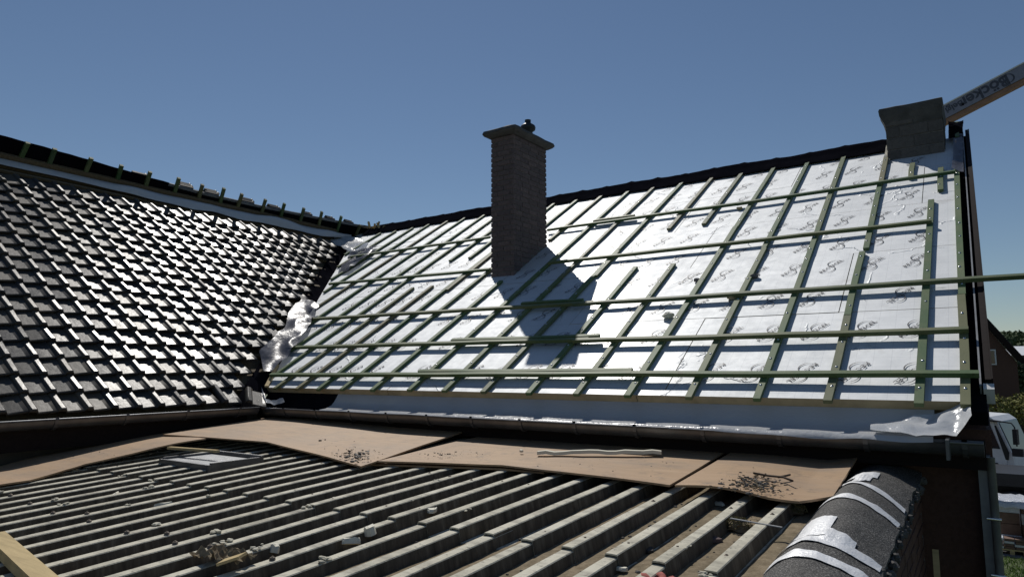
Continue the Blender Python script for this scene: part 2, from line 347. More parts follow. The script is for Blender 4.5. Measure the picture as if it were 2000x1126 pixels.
for ri, (v0, v1) in enumerate(rows):
    us = [UR+rnd.uniform(-.008, .004)]+list(joint[ri])+[None]
    for bi in range(len(us)-1):
        a0 = us[bi]-(0 if bi == 0 else .003); mb = MB(); dz = rnd.uniform(-.002, .002)
        if us[bi+1] is None: c1, c2 = valley_u(v0)+.03, valley_u(v1)+.03
        else: c1 = c2 = us[bi+1]+.003
        # top as a fine grid with a gentle buckle
        nu = max(4, int((a0-c1)/.12)); nv = max(2, int((v1-v0)/.12)); P = []
        for i in range(nu+1):
            r_ = []
            for j in range(nv+1):
                v = v0+(v1-v0)*j/nv; c = c1+(c2-c1)*j/nv; u = a0+(c-a0)*i/nu
                ed = min(i, nu-i, 1)*min(j, nv-j, 1)
                r_.append(F(u, v, dz+ed*.0035*nz((u*2.2, v*2.2, ri))))
            P.append(r_)
        mb.grid(P[::-1], 0, True)
        q = [P[0][0], P[0][-1], P[-1][-1], P[-1][0]]; th = nM*-.060
        mb.add(q+[p+th for p in q], [(0, 1, 5, 4), (1, 2, 6, 5), (2, 3, 7, 6), (3, 0, 4, 7), (7, 6, 5, 4)], 1)
        for lv, ang, off in logos:
            if not v0+.13 < lv < v1-.10: continue
            k = 0
            while True:
                u = -.385-off-.312*k; k += 1
                if u < c1: break
                if not (u < a0-.10 and u > max(c1, c2)+.12): continue
                th_ = math.radians(57+ang); ca, sa = math.cos(th_), math.sin(th_)
                lv2 = lv+rnd.uniform(-.006, .006)
                mb.add([F(u+p.x*ca-p.y*sa, lv2+p.x*sa+p.y*ca, dz+.0055) for p in LV], LF, 2)
        mb.obj('insulation_board', [M['foil'], M['foam'], M['ink']], roof)

# counter battens up the slope:   u at bottom, u at top, list of (v0, v1)
cb = [(-.100, -.105, [(-.075, 1.28), (1.285, 4.15)]), (-.322, -.30, [(-.075, 3.30)]), (-.235, -.235, [(3.55, 4.25)]), (-.50, -.50, [(4.05, 4.55)]), (-.81, -.80, [(-.065, 1.05), (1.03, 2.20)]), (-.775, -.79, [(2.27, 4.0), (4.0, 5.0)]),
      (-1.23, -1.26, [(-.06, 2.9), (2.9, 5.36)]), (-1.69, -1.68, [(-.06, 2.5), (2.5, 5.36)]), (-2.14, -2.10, [(-.055, 3.2), (3.2, 5.33)]), (-2.565, -2.51, [(-.05, 2.33), (3.42, 5.32)]), (-2.995, -2.92, [(-.05, 2.34), (3.40, 5.30)]),
      (-3.45, -3.34, [(-.045, 1.6), (1.6, 5.28)]), (-3.40, -3.36, [(2.2, 2.85)]), (-3.88, -3.76, [(-.04, 2.2), (2.2, 5.3)]), (-4.29, -4.17, [(-.04, 3.1), (3.1, 5.3)]), (-4.75, -4.60, [(-.05, 2.3), (3.55, 5.3)]), (-5.165, -5.02, [(-.05, 2.8), (2.8, 5.28)]),
      (-5.5, -5.43, [(-.06, 2.25), (2.18, 5.27)]), (-5.43, -5.42, [(2.17, 3.3)]), (-5.82, -5.75, [(-.06, 2.345), (3.22, 5.26)]), (-6.18, -6.06, [(-.06, 2.34), (3.2, 5.25)]), (-6.50, -6.43, [(.25, 5.24)]), (-6.85, -6.80, [(.75, 5.23)]), (-7.26, -7.23, [(1.35, 5.26)]),
      (-7.66, -7.60, [(1.95, 5.25)]), (-8.05, -8.01, [(2.5, 5.2)]), (-8.40, -8.36, [(3.0, 5.15)]), (-8.80, -8.77, [(3.55, 5.13)]), (-9.20, -9.18, [(4.15, 5.15)])]
BH = .027
for ui, (ub, ut, segs) in enumerate(cb):
    for v0, v1 in segs:
        mb = MB(); n = max(2, int((v1-v0)/.25)); bow = rnd.uniform(-.006, .006); wd = rnd.uniform(.045, .050); sh = rnd.uniform(-.006, .006)
        pts = []
        for i in range(n+1):
            t = i/n; v = v0+(v1-v0)*t; u = ub+(ut-ub)*v/5.3+bow*math.sin(math.pi*t)+sh
            pts.append(F(u, v, .004+.0005*(ui % 3)))
        mb.beam(pts, X, nM, wd, BH)
        v = v0+.16
        while v < v1-.1 and ub > -4.5:
            u = ub+(ut-ub)*v/5.3+bow*math.sin(math.pi*(v-v0)/(v1-v0))+sh+rnd.uniform(-.008, .008); c = F(u, v, .004+BH)
            mb.tube([c, c+nM*.004], .0085, 7, 1); v += rnd.uniform(.22, .42)
        mb.obj('counter_batten', [M['batten'], M['screw']], roof)
# horizontal battens (pixel ends on the plane above the counter battens)
hb = [((530, 734), (1235, 733), 0), ((1180, 733), (1913, 734), 0), ((820, 728), (1236, 727), 0), ((560, 681), (1150, 666), 0), ((1120, 668), (1892, 648), 0), ((884, 667), (1172, 659), 0),
      ((596, 626), (1160, 594), 0), ((1120, 597), (2030, 541), 0), ((1020, 596), (1140, 589), 0), ((644, 556), (958, 528), 0), ((1072, 516), (1820, 435), 0), ((686, 503), (958, 465), 0), ((1070, 451), (1450, 399), 0), ((1440, 401), (1866, 338), 0), ((1160, 434), (1240, 423), 0)]
for (a, b, off) in hb:
    h = .005+BH; u0, v0 = pxM(*a, h); u1, v1 = pxM(*b, h); n = max(3, int((u1-u0)/.35)); bow = rnd.uniform(-.006, .006)
    pts = [F(u0+(u1-u0)*i/n, v0+(v1-v0)*i/n+bow*math.sin(math.pi*i/n)+off, h+.002*math.sin(i*1.7)) for i in range(n+1)]
    mb = MB(); mb.beam(pts, upM, nM, .036, .032); mb.obj('batten', M['batten'], roof)

# ridge felt folded over the top of the foil, with batten ends showing through
def ridge_felt(u0, u1, name):
    mb = MB(); n = int(abs(u1-u0)/.06); P = []
    for i in range(n+1):
        u = u0+(u1-u0)*i/n; wv = .016*nz((u*1.3, 3, 0))+.006*nz((u*7, 9, 0))
        nub = .016*max(0, math.cos((u+.05)*2*math.pi/.417))**6
        prof = [(5.205+.018*nz((u*3, 0, 1)), .026), (5.26, .034+nub), (5.36, .04+wv*.5), (5.46, .055+wv), (5.53, .075+wv)]
        r_ = [F(u, v, h) for v, h in prof]; top = r_[-1]
        r_ += [top+V((0, .05, .012+nub)), top+V((0, .13, -.02)), top+V((0, .34, -.17))]
        P.append(r_)
    mb.grid(P, thick=-nM*.006); return mb.obj(name, M['felt'], house)
ridge_felt(-9.75, -.74, 'ridge_felt')
# verge: black strip standing in for the gap's shade, barge board, white end block
mb = MB(); mb.box(F(-.052, 2.78, -.10), X*.046, upM*2.80, nM*.045); mb.obj('verge_gap_shade', M['felt'], house)
mb = MB(); mb.beam([F(-.030, .16+i*.54, -.06+.0*i) for i in range(11)], X, nM, .010, .062); mb.obj('verge_strip', M['greymetal'], house)
mb = MB(); mb.box(F(.008, 2.92, -.08), X*.015, upM*2.70, nM*.085); mb.box(F(.0275, 2.92, -.05), X*.004, upM*2.70, nM*.06); mb.obj('barge_board', M['brownboard'], house)
mb = MB(); mb.box(F(.008, .185, -.07), X*.026, upM*.030, nM*.05); mb.obj('barge_end_block', M['white'], house)
# fascia, soffit
mb = MB(); mb.bx(-6.45, -.03, 4.60, 4.625, -.56, -.405); mb.bx(-6.45, -.03, 4.625, 4.86, -.45, -.42); mb.obj('fascia', M['brownboard'], house)

# gutters: half-round with rolled bead, brackets
def gutter(parent, P0, P1, out, r=.066, name='gutter', step=.5, first=.2, endcap=True):
    d = (P1-P0); L = d.length; d.normalize(); mb = MB(); n = int(L/.4); P = []; prof = []
    for k in range(11):
        a = math.pi*k/10; prof.append(out*(r*math.cos(a))-Z*(r*1.15*math.sin(a)))
    for i in range(n+1):
        c = P0+d*(L*i/n)-out*r+Z*(.004*nz((i*.9, 2, 5))); P.append([c+p for p in prof])
    mb.grid(P, thick=Z*-.003)
    mb.tube([P0+d*(L*i/n)-Z*.003+Z*(.004*nz((i*.9, 2, 5))) for i in range(n+1)], .009, 6)
    if endcap:
        for e in (P[0], P[-1]): mb.add(e, [tuple(range(11))])
    g = mb.obj(name, M['zinc'], parent); s = first
    while s < L-.05:
        b = MB(); c = P0+d*s-out*r; pts = [c+out*((r+.006)*math.cos(math.pi*k/8))-Z*((r*1.15+.006)*math.sin(math.pi*k/8)) for k in range(9)]
        pts = [pts[0]+Z*.014]+pts; b.beam(pts, d, Z*.0+V((0, 0, -.004)).normalized(), .026, .006)
        b.obj('bracket', M['zinc'], g); s += step
    return g
gz = -.392
gm = gutter(house, V((-6.17, 4.425, gz)), V((-.035, 4.425, gz-.006)), -Y, step=.475, first=.35)
mb = MB(); mb.bx(-.20, -.185, 4.285, 4.44, gz-.09, gz+.014); mb.obj('joint_collar', M['zinc'], gm)
# eave membrane hanging from the lip into the gutter
def eave_sheet(u0, u1, fn, name, mat):
    mb = MB(); n = int((u1-u0)/.05); P = []
    for i in range(n+1):
        u = u0+(u1-u0)*i/n; P.append(fn(u))
    mb.grid(P); return mb.obj(name, mat, house)
def eave_a(u):
    a = F(u, .0, -.060); amt = max(0, min(1, (u+2.6)/1.6)); wv = .012*nz((u*1.6, 1, 1))+.006*nz((u*6, 1, 3))
    k1 = V((u, 4.590, -.350+.008*nz((u*3, 0, 0)))); k2 = V((u, 4.515, -.382+wv)); rise = .022*amt*max(0, nz((u*2.3, 4, 0))+.3)
    end = V((u, 4.445, gz+.006+wv*.4+rise))
    r_ = [a, a.lerp(k1, .35)+Y*.006, a.lerp(k1, .7)+Y*.006, k1, k2, end]
    r_.append(end+V((0, -.028*amt-.004, .004*amt-.004+.02*amt*max(0, nz((u*3.1, 7, 2)))))); r_.append(end+V((0, -.045*amt-.006, -.022*amt-.006+.014*amt*nz((u*4, 8, 8)))))
    return r_
eave_sheet(-5.3, -.26, eave_a, 'eave_membrane', M['membrane'])
def eave_b(u):
    a = F(u, .0, -.062); end = V((u, 4.50, gz-.02))
    return [a+(end-a)*t+V((0, 0, -.03*math.sin(math.pi*t)+.01*nz((u*5, t*3, 0)))) for t in (0, .25, .5, .75, 1)]
eave_sheet(-6.4, -5.28, eave_b, 'eave_felt', M['felt'])
# curled corner flap by the verge and the bit at the valley
def loft(L_, R_, n=10, wob=0, sc_=8, seed=0, nrm=Z, fold=False):
    P = []
    def at(pl, t):
        k = t*(len(pl)-1); i = min(int(k), len(pl)-2); return pl[i].lerp(pl[i+1], k-i)
    m = max(12, 6*len(L_))
    for i in range(m+1):
        a, b = at(L_, i/m), at(R_, i/m)
        P.append([a.lerp(b, j/n)+nrm*(wob*(lambda q: (1-2.2*abs(q))*.6 if fold else q)(nz(tuple((a.lerp(b, j/n)*sc_)+V((seed, 0, 0)))))) for j in range(n+1)])
    return P
def ptM(x, y, h): u, v = pxM(x, y, h); return F(u, v, h)
fl = MB(); tY = lambda x, y, d: ray(x, y)*(d/ray(x, y).y)
fl.grid(loft([tY(1700, 826, 4.55), tY(1795, 813, 4.60), tY(1845, 800, 4.64), tY(1893, 783, 4.66)], [tY(1700, 840, 4.42), tY(1820, 849, 4.38), tY(1868, 849, 4.38), tY(1898, 812, 4.45)], wob=.03, sc_=11), thick=V((0, .002, 0)))
fl.obj('membrane_flap', M['membrane'], house)
fl = MB(); fl.grid(loft([tY(511, 757, 4.55), tY(513, 775, 4.5), tY(530, 782, 4.48), tY(552, 776, 4.5)], [tY(516, 770, 4.52), tY(520, 784, 4.45), tY(535, 790, 4.45), tY(556, 785, 4.48)], n=6, wob=.012, sc_=14)); fl.obj('membrane_flap', M['membrane'], house)
# top corner: plastic over the end batten, black felt sleeve, stub stick
fl = MB(); fl.grid(loft([F(-.115, 5.5, .05), F(-.125, 5.0, .045), F(-.13, 4.5, .05), F(-.145, 4.08, .05)], [F(-.03, 5.55, .04), F(-.035, 5.0, .05), F(-.04, 4.5, .04), F(-.045, 3.95, .045)], n=8, wob=.03, sc_=9), thick=nM*.002); fl.obj('verge_plastic', M['sheet'], house)
mb = MB(); mb.beam([F(-.085, 5.2, .03), F(-.085, 5.86, .03)], X, nM, .04, .03); mb.obj('verge_stub_batten', M['batten'], house)
fl = MB(); fl.grid(loft([F(-.165, 5.78, .09), F(-.165, 5.5, .10), F(-.17, 5.2, .045)], [F(-.015, 5.84, .05), F(-.025, 5.5, .075), F(-.03, 5.25, .04)], n=8, wob=.05, sc_=13), thick=nM*-.004); fl.obj('verge_felt_end', M['felt'], house)
# corner board and downpipe
cp = MB(); cp.bx(-.075, -.012, 4.78, 4.855, GZ, -.50); cp.obj('corner_board', M['greymetal'], house)
dp = MB(); dp.tube([V((-.012, 4.72, -.50)), V((-.012, 4.725, -2.2)), V((-.012, 4.72, GZ))], .022, 10); dpo = dp.obj('downpipe', M['greymetal'], house)
for z in (-.83, -1.13, -1.42, -1.66, -1.8, -1.95, -2.5, -3.1):
    b = MB(); b.tube([V((-.05, 4.70, z)), V((.016, 4.692, z))], .008, 6); b.obj('pipe_clip', M['screw'], dpo)

# ------------------------------------------------------------------ brick chimney
def brick_mesh(lx, ly, lz, name, mat, bev=.004):
    mb = MB(); b = bev
    for s, k in ((-1, 0), (1, 1)): pass
    x, y, z = lx/2, ly/2, lz/2
    ring = lambda zz, i: [V((-x+i, -y+i, zz)), V((x-i, -y+i, zz)), V((x-i, y-i, zz)), V((-x+i, y-i, zz))]
    vs_ = ring(-z, b)+ring(-z+b, 0)+ring(z-b, 0)+ring(z, b); fs = [(3, 2, 1, 0), (12, 13, 14, 15)]
    for r in range(3):
        for k in range(4): fs.append((4*r+k, 4*r+(k+1) % 4, 4*r+4+(k+1) % 4, 4*r+4+k))
    mb.add(vs_, fs); return mb.mesh(name, mat)
ch = put(None, 'chimney', house); del ch
cx0, cx1, cy0, cy1 = -4.956, -4.614, 6.762, 7.528; ctop = 2.885; cbot = .85
core = MB(); e = .009; core.bx(cx0+e, cx1-e, cy0+e, cy1-e, cbot, ctop)
bpy.data.objects.remove(bpy.data.objects['chimney'])
chim = core.obj('chimney', M['mortar'], house)
course = .0635; bl, bw, bh = .186, .088, .0515
mS = brick_mesh(bl, .05, bh, 'brick', M['brick']); mH = brick_mesh(bw, .05, bh, 'brick', M['brick'])
ncr = int((ctop-cbot)/course); rest = MB()
def lay(face, length):
    """lengths along a face for one course"""
def place_bricks():
    for c in range(ncr):
        z = ctop-course*(c+.5)
        if z < 1.02: break
        # front (-Y) face: stretcher + header + part, alternating
        seq = ([('S', bl), ('S', .342-bl-.010)] if c % 2 == 0 else [('H', bw), ('S', bl), ('H', .342-bl-bw-.02)])
        x = cx0
        for kind, ln in seq:
            me = mS if kind == 'S' else mH; base = bl if kind == 'S' else bw
            Wm = Matrix.Translation((x+ln/2, cy0+.025+rnd.uniform(-.002, .002), z+rnd.uniform(-.0015, .0015))) @ Matrix.Rotation(rnd.uniform(-.012, .012), 4, 'Y') @ Matrix.Diagonal((ln/base, 1, 1, 1))
            put(me, 'brick', chim, Wm); x += ln+.010
        # right (+X) face
        zs = .766; y = cy0+.053; first = bw if c % 2 == 0 else bl-.05
        seq = [first]; tot = first
        while tot+.010+bl < zs-.053: seq.append(bl); tot += .010+bl
        seq.append(zs-.053-tot-.010)
        for ln in seq:
            if ln < .02: continue
            if z < ZE+(y+ln-YE)*math.tan(AL)-.06: y += ln+.010; continue
            Wm = Matrix.Translation((cx1-.025+rnd.uniform(-.002, .002), y+ln/2, z+rnd.uniform(-.0015, .0015))) @ Matrix.Rotation(math.pi/2, 4, 'Z') @ Matrix.Diagonal((ln/bl, 1, 1, 1))
            put(mS, 'brick', chim, Wm); y += ln+.010
        # hidden faces joined
        for y0, y1 in ((cy0+.055, cy0+.28), (cy0+.29, cy0+.51), (cy0+.52, cy1)): rest.bx(cx0, cx0+.05, y0, y1-.004, z-bh/2, z+bh/2)
        for x0, x1 in ((cx0+.052, cx0+.18), (cx0+.19, cx1-.052)): rest.bx(x0, x1, cy1-.05, cy1, z-bh/2, z+bh/2)
place_bricks()
o = rest.obj('rear_bricks', M['brick'], chim); o['kind'] = 'stuff'
cap = MB(); ov = .085
def ringcap(o_, z): return [V((cx0-o_, cy0-o_, z)), V((cx1+o_, cy0-o_, z)), V((cx1+o_, cy1+o_, z)), V((cx0-o_, cy1+o_, z))]
rs = [ringcap(.02, ctop-.004), ringcap(ov-.02, ctop+.022), ringcap(ov, ctop+.05), ringcap(ov-.015, ctop+.085), ringcap(-.04, ctop+.135)]
nseg = 10; P = []
for r_ in rs:
    loop = []
    for k in range(4):
        for t in range(nseg): p = r_[k].lerp(r_[(k+1) % 4], t/nseg); loop.append(p+V((nz(tuple(p*9)), nz(tuple(p*9+V((5, 0, 0)))), nz(tuple(p*9+V((0, 7, 0))))))*.009)
    loop.append(loop[0]); P.append(loop)
cap.grid(P, smooth=False); cap.add([p for p in P[-1][:-1]], [tuple(range(4*nseg))]); cap.add([p for p in P[0][:-1]], [tuple(range(4*nseg))[::-1]])
cap.obj('chimney_cap', M['concrete'], chim)
fc = V((-4.79, 7.36, ctop+.10)); fl = MB()
prof = [(.06, 0), (.072, .02), (.066, .10), (.062, .13), (.098, .155), (.104, .185), (.095, .21), (.06, .235), (.042, .24), (.040, .285), (.043, .29), (.0, .295)]
P = [[fc+V((r*math.cos(2*math.pi*k/16), r*math.sin(2*math.pi*k/16), z)) for k in range(17)] for r, z in prof]
fl.grid(P); fl.obj('flue_cowl', M['darksteel'], chim)

# ------------------------------------------------------------------ concrete block stack at the right end of the ridge
bx0, bx1, by0, by1 = -.765, -.20, 8.79, 9.35; bz0, bz1 = 1.9, 2.90
core = MB(); core.bx(bx0+.008, bx1-.008, by0+.008, by1-.008, bz0, bz1); stack = core.obj('block_stack', M['mortar'], house)
mB = brick_mesh(.27, .08, .128, 'block', M['block'], .006); hB = .140; c = 0; z = bz1-hB/2
while z > 2.22:
    seq = [.27, .275] if c % 2 == 0 else [.13, .27, .125]
    x = bx0
    for ln in seq:
        put(mB, 'block', stack, Matrix.Translation((x+ln/2, by0+.04+rnd.uniform(-.004, .004), z+rnd.uniform(-.002, .002))) @ Matrix.Rotation(rnd.uniform(-.01, .01), 4, 'Y') @ Matrix.Diagonal((ln/.27, 1, 1, 1))); x += ln+.012
    for y0, y1 in (((by0+.085, by0+.32), (by0+.33, by1)) if c % 2 else ((by0+.085, by0+.20), (by0+.21, by0+.44), (by0+.45, by1))):
        for xx in (bx1-.04, bx0+.04):
            put(mB, 'block', stack, Matrix.Translation((xx, (y0+y1)/2, z)) @ Matrix.Rotation(math.pi/2, 4, 'Z') @ Matrix.Diagonal(((y1-y0)/.27, 1, 1, 1)))
    z -= hB; c += 1
cap = MB(); P = []
for o_, zz in ((.0, bz1-.14), (.01, bz1-.10), (.055, bz1+.0), (.062, bz1+.06), (.05, bz1+.085), (-.05, bz1+.10)):
    q = [V((bx0-o_, by0-o_*.4, zz)), V((bx1+o_*.2, by0-o_*.4, zz)), V((bx1+o_*.2, by1+o_, zz)), V((bx0-o_, by1+o_, zz))]; loop = []
    for k in range(4):
        for t in range(8): p = q[k].lerp(q[(k+1) % 4], t/8); loop.append(p+V((nz(tuple(p*8)), nz(tuple(p*8+V((5, 0, 0)))), nz(tuple(p*8+V((0, 7, 0))))))*.010)
    loop.append(loop[0]); P.append(loop)
cap.grid(P, smooth=False); cap.add(P[-1][:-1], [tuple(range(32))]); cap.obj('stack_cap', M['concrete'], stack)
fl = MB(); fl.grid(loft([F(-.80, 4.85, .03), F(-.80, 5.05, .05), F(-.80, 5.3, .07)], [F(-.74, 4.8, .02), F(-.74, 5.05, .03), F(-.75, 5.3, .05)], n=5, wob=.02, sc_=12)); fl.obj('foam_seal', M['pvc'], house)

# ------------------------------------------------------------------ tiled wing on the left
wing = thing('tiled_wing', 'wing with black glazed pantiles sloping down to a dark gutter', 'house', V((-9.5, 3.5, GZ)))
mb = MB()
qs = [G(-6, .06, -.09), G(valley_s(.06), .06, -.09), G(valley_s(4.6), 4.6, -.09), G(-6, 4.6, -.09)]
mb.add(qs+[p-nL*.08 for p in qs], [(0, 1, 2, 3), (7, 6, 5, 4)]+[(i, 4+i, 4+(i+1) % 4, (i+1) % 4) for i in range(4)])
wroof = mb.obj('roof', M['tanwood'], wing)
# pantile mesh
def tile_mesh(seed):
    r = random.Random(seed); mb = MB()
    prof = [(-.004, .004), (-.001, .021), (.006, .031), (.015, .0345), (.046, .0345), (.056, .029), (.062, .012), (.066, .003), (.073, .0), (.120, .0045), (.172, .0095), (.190, .0135), (.203, .017)]
    ys = [(0, .0, -.004), (.012, .0, .0), (.10, .0, .0), (.20, .0, .0), (.30, .0, .0)]; TL = .045
    P = []
    for y, dx, dz in ys:
        t = y/.30; P.append([V((x, y, z*(1 if y > .005 else .82)+dz+TL*(1-t))) for x, z in prof])
    mb.grid([row[:4] for row in P], smooth=True); mb.grid([row[3:5] for row in P], smooth=False); mb.grid([row[4:9] for row in P], smooth=True); mb.grid([row[8:11] for row in P], smooth=False); mb.grid([row[10:] for row in P], smooth=True)
    n = len(prof); low = [P[0][i]+V((0, .004, -.018 if i not in (3, 4, 5) else -.024)) for i in range(n)]
    back = [P[2][i]+V((0, 0, -.016)) for i in range(n)]
    mb.add(P[0]+low, [(i+1, i, n+i, n+i+1) for i in range(n-1)]); mb.add(low+back, [(i+1, i, n+i, n+i+1) for i in range(n-1)])
    sd = [P[k][0] for k in range(5)]; sd2 = [p+V((0, 0, -.018)) for p in sd]; mb.add(sd+sd2, [(i, i+1, 5+i+1, 5+i) for i in range(4)])
    sd = [P[k][-1] for k in range(5)]; sd2 = [p+V((0, 0, -.016)) for p in sd]; mb.add(sd+sd2, [(i+1, i, 5+i, 5+i+1) for i in range(4)])
    return mb.mesh('roof_tile', M['tile'])
tm = tile_mesh(1)
RL = Matrix(((dL.x, upL.x, nL.x, 0), (dL.y, upL.y, nL.y, 0), (dL.z, upL.z, nL.z, 0), (0, 0, 0, 1)))
GA = .2294; CW = .2075; tl = []
for i in range(18):
    for j in range(-28, 32):
        s = -.175+CW*j; t = i*GA
        if s+CW > valley_s(t)-.12: continue
        if s < -5.8: continue
        if i == 0 and s > .62: continue
        P = G(s, t); px, py = proj(P+dL*.1); d = cf.dot(P)
        tl.append((d if px > -25 else d+100, s, t))
tl.sort()
def tmat(s, t):
    return Matrix.Translation(G(s, t+rnd.uniform(-.005, .005), -.012+rnd.uniform(-.002, .003))) @ RL @ Matrix.Rotation(rnd.gauss(0, .008), 4, 'Z') @ Matrix.Rotation(rnd.gauss(0, .020), 4, 'Y') @ Matrix.Rotation(rnd.gauss(0, .016), 4, 'X')
for d, s, t in tl[:296]: put(tm, 'roof_tile', wroof, tmat(s, t))
restt = MB(); tv = [v.co.copy() for v in tm.vertices]; tf = [tuple(p.vertices) for p in tm.polygons]; tsm = [p.use_smooth for p in tm.polygons]
for d, s, t in tl[296:]:
    Wm = tmat(s, t); b = len(restt.v); restt.v += [tuple(Wm @ v) for v in tv]; restt.f += [tuple(i+b for i in f) for f in tf]; restt.m += [0]*len(tf); restt.sm += tsm
o = restt.obj('roof_tile_field', M['tile'], wroof); o['kind'] = 'stuff'
# slipped / broken tiles by the valley foot
for s, t, rz, hz in ((.68, .0, -.12, .0), (.93, -.02, -.55, .012)):
    put(tm, 'roof_tile', wroof, Matrix.Translation(G(s, t, hz)) @ RL @ Matrix.Rotation(rz, 4, 'Z'))
# tile laths seen along the top and in the valley
for k in range(5):
    t = 3.98+.13*k; mb = MB(); mb.beam([G(-3+1.0*i, t, -.07) for i in range(9) if -3+i < valley_s(t)-.1], upL, nL, .04, .03); mb.obj('lath', M['tanwood'], wroof)
for k in range(14):
    t = .3+.29*k; s1 = valley_s(t)-.02; mb = MB(); mb.beam([G(s1-.5, t, -.072), G(s1-rnd.uniform(.05, .2), t+rnd.uniform(-.01, .01), -.07)], upL, nL, .045, .03); mb.obj('lath', M['tanwood'], wroof)
# valley lining
mb = MB(); P = []
for i in range(40):
    t = 4.6*i/39; c = G(valley_s(t), t, -.05); P.append([c-dL*.26+nL*.012, c-dL*.12+nL*.006, c-nL*.01, c+X*.10+nM*.0, ])
mb.grid(P); mb.obj('valley_lining', M['felt'], wing)
# insulation end (tan strip), membrane on the upper edge
mb = MB(); mb.beam([G(-6+i*.5, 4.61+.008*math.sin(i), -.08) for i in range(24) if -6+i*.5 < 5.8], upL, nL, .05, .145); mb.obj('insulation_edge', M['tanwood'], wing)
mb = MB(); P = []
for i in range(140):
    s = -5+i*.078; lift = .03+.02*nz((s*2.2, 0, 0))+.05*max(0, nz((s*1.1, 5, 0))); wd = .13+.04*nz((s*1.3, 2, 2))+(.10+.06*nz((s*2.3, 2, 7)))/(1+math.exp(-(s-1.4)*5))
    if s > 5.0: wd *= max(.2, 1-(s-5.0))
    bl2 = 1.5/(1+math.exp(-(s-1.3)*6)); P.append([G(s, 4.56-wd*k/5, .012+lift*math.sin(math.pi*(k+.3)/5.5)*(.25+bl2)-.015*(k/5)) for k in range(6)])
mb.grid(P, thick=nL*-.002); mb.obj('upper_membrane', M['membrane'], wing)
# rear slope seen from inside: its underlay stands up past the front edge, rafters in front of it
GR = math.radians(40); rU = eL*math.cos(GR)+Z*math.sin(GR); rN = eL*math.sin(GR)-Z*math.cos(GR)      # underside normal faces the camera
rP = G(0, 4.63, -.02)-eL*.05
ridge_px = [(-500, 120), (0, 265), (100, 292), (200, 321), (300, 350), (400, 377), (500, 400), (600, 420), (735, 446), (800, 458)]
def at_px(x):
    for (a, b), (c, d) in zip(ridge_px, ridge_px[1:]):
        if a <= x <= c: return b+(d-b)*(x-a)/(c-a)
def onR(x, y, h=0): return hit(x, y, rP+rN*h, rN)
P = []
for i in range(121):
    x = -480+i*10.1
    top = onR(x, at_px(x)+1.5*nz((x*.03, 1, 1))); P.append([top-rU*k for k in (0, .15, .4, .9, 1.8, 3.2)])
mb = MB(); mb.grid(P, thick=rN*-.02); rear = mb.obj('rear_slope_underlay', M['felt'], wing)
mb = MB(); P = [[onR(x, at_px(x), -.006)+rU*q for q in (-.035, .012)] for x in [330+10*i for i in range(40)]]
mb.grid(P, thick=rN*.008); mb.obj('underlay_edge', M['greymetal'], wing)
sticks = [((-60, 292), (-38, 255)), ((36, 315), (54, 277)), ((92, 326), (107, 289)), ((163, 342), (178, 307)), ((226, 357), (237, 321)), ((281, 369), (293, 334)), ((337, 384), (349, 346)), ((384, 395), (395, 359)), ((426, 405), (437, 366)), ((460, 413), (472, 377)), ((507, 424), (518, 388)), ((544, 433), (555, 396)), ((582, 442), (593, 405)), ((619, 451), (628, 412)), ((655, 460), (666, 421)), ((690, 468), (703, 438))]
for a, b in sticks:
    mb = MB(); mb.beam([onR(*a, .004)-rU*.25, onR(*a, .004), onR(*b, .004)], dL, rN, .05, .035); mb.obj('counter_batten', M['batten'], wing)
# walls of the wing
mb = MB(); g0 = G(0, 0); wx = -6.52
mb.box(V((wx-.12, -.9, (GZ-.42)/2)), X*.12, Y*5.75, Z*((-.42-GZ)/2)); mb.box(V((wx-6.6, 0, (GZ-.42)/2)), X*.12, Y*9, Z*((-.42-GZ)/2)); mb.obj('wall', M['render'], wing)
mb = MB(); a = G(-6, 0, -.1)-Z*.10-eL*.07; b = G(1.0, 0, -.1)-Z*.10-eL*.07; mb.box((a+b)/2, (b-a)/2, eL*.012, Z*.08); mb.box((a+b)/2-eL*.15-Z*.06, (b-a)/2, eL*.15, Z*.01); c_ = (G(-6, 0)+G(1.0, 0))/2; mb.box(c_-eL*.030-Z*.145, (b-a)/2, eL*.012, Z*.118); mb.obj('fascia', M['brownboard'], wing)  # last box added behind the gutter to block sun leaking under the tiles
q0 = ray(-400, 847); q0 = q0*(-.381/q0.z); q1 = ray(507, 795); q1 = q1*(-.382/q1.z)
gutter(wing, q0+(q0-q1)*.6, q1, eL, step=.55, first=.15)

# stacks of tiles left on the far side, peeking over the edge
for i, (x0, x1, y, kk) in enumerate([(256, 286, 343, 1), (350, 376, 369, 3), (401, 428, 383, 3), (470, 497, 398, 3), (524, 546, 407, 2), (590, 608, 418, 2), (637, 653, 428, 2), (673, 689, 437, 2)]):
    a, b = onR(x0, at_px(x0), -.02), onR(x1, at_px(x1), -.02); wd = (b-a).length; mid = (a+b)/2-rU*.13
    place = ['leftmost, just a single tile', 'second from the left', 'third from the left', 'fourth from the left', 'fifth from the left', 'third from the right', 'second from the right', 'rightmost, nearest the valley'][i]
    st_ = thing('tile_stack', 'dark stack of spare tiles on the wing ridge, '+place, 'roof tiles', mid, 'tile stacks along the wing ridge')
    for k in range(kk):
        mb = MB(); c = mid-rN*(.014+.034*k)+dL*rnd.uniform(-.02, .02); mb.box(c, dL*(wd/2-.01*k), rU*.16, rN*-.014); mb.tube([c+dL*(wd/2-.03)-rU*.16-rN*.01, c+dL*(wd/2-.03)+rU*.16-rN*.01], .016, 6)
        mb.obj('roof_tile', M['tile'], st_)

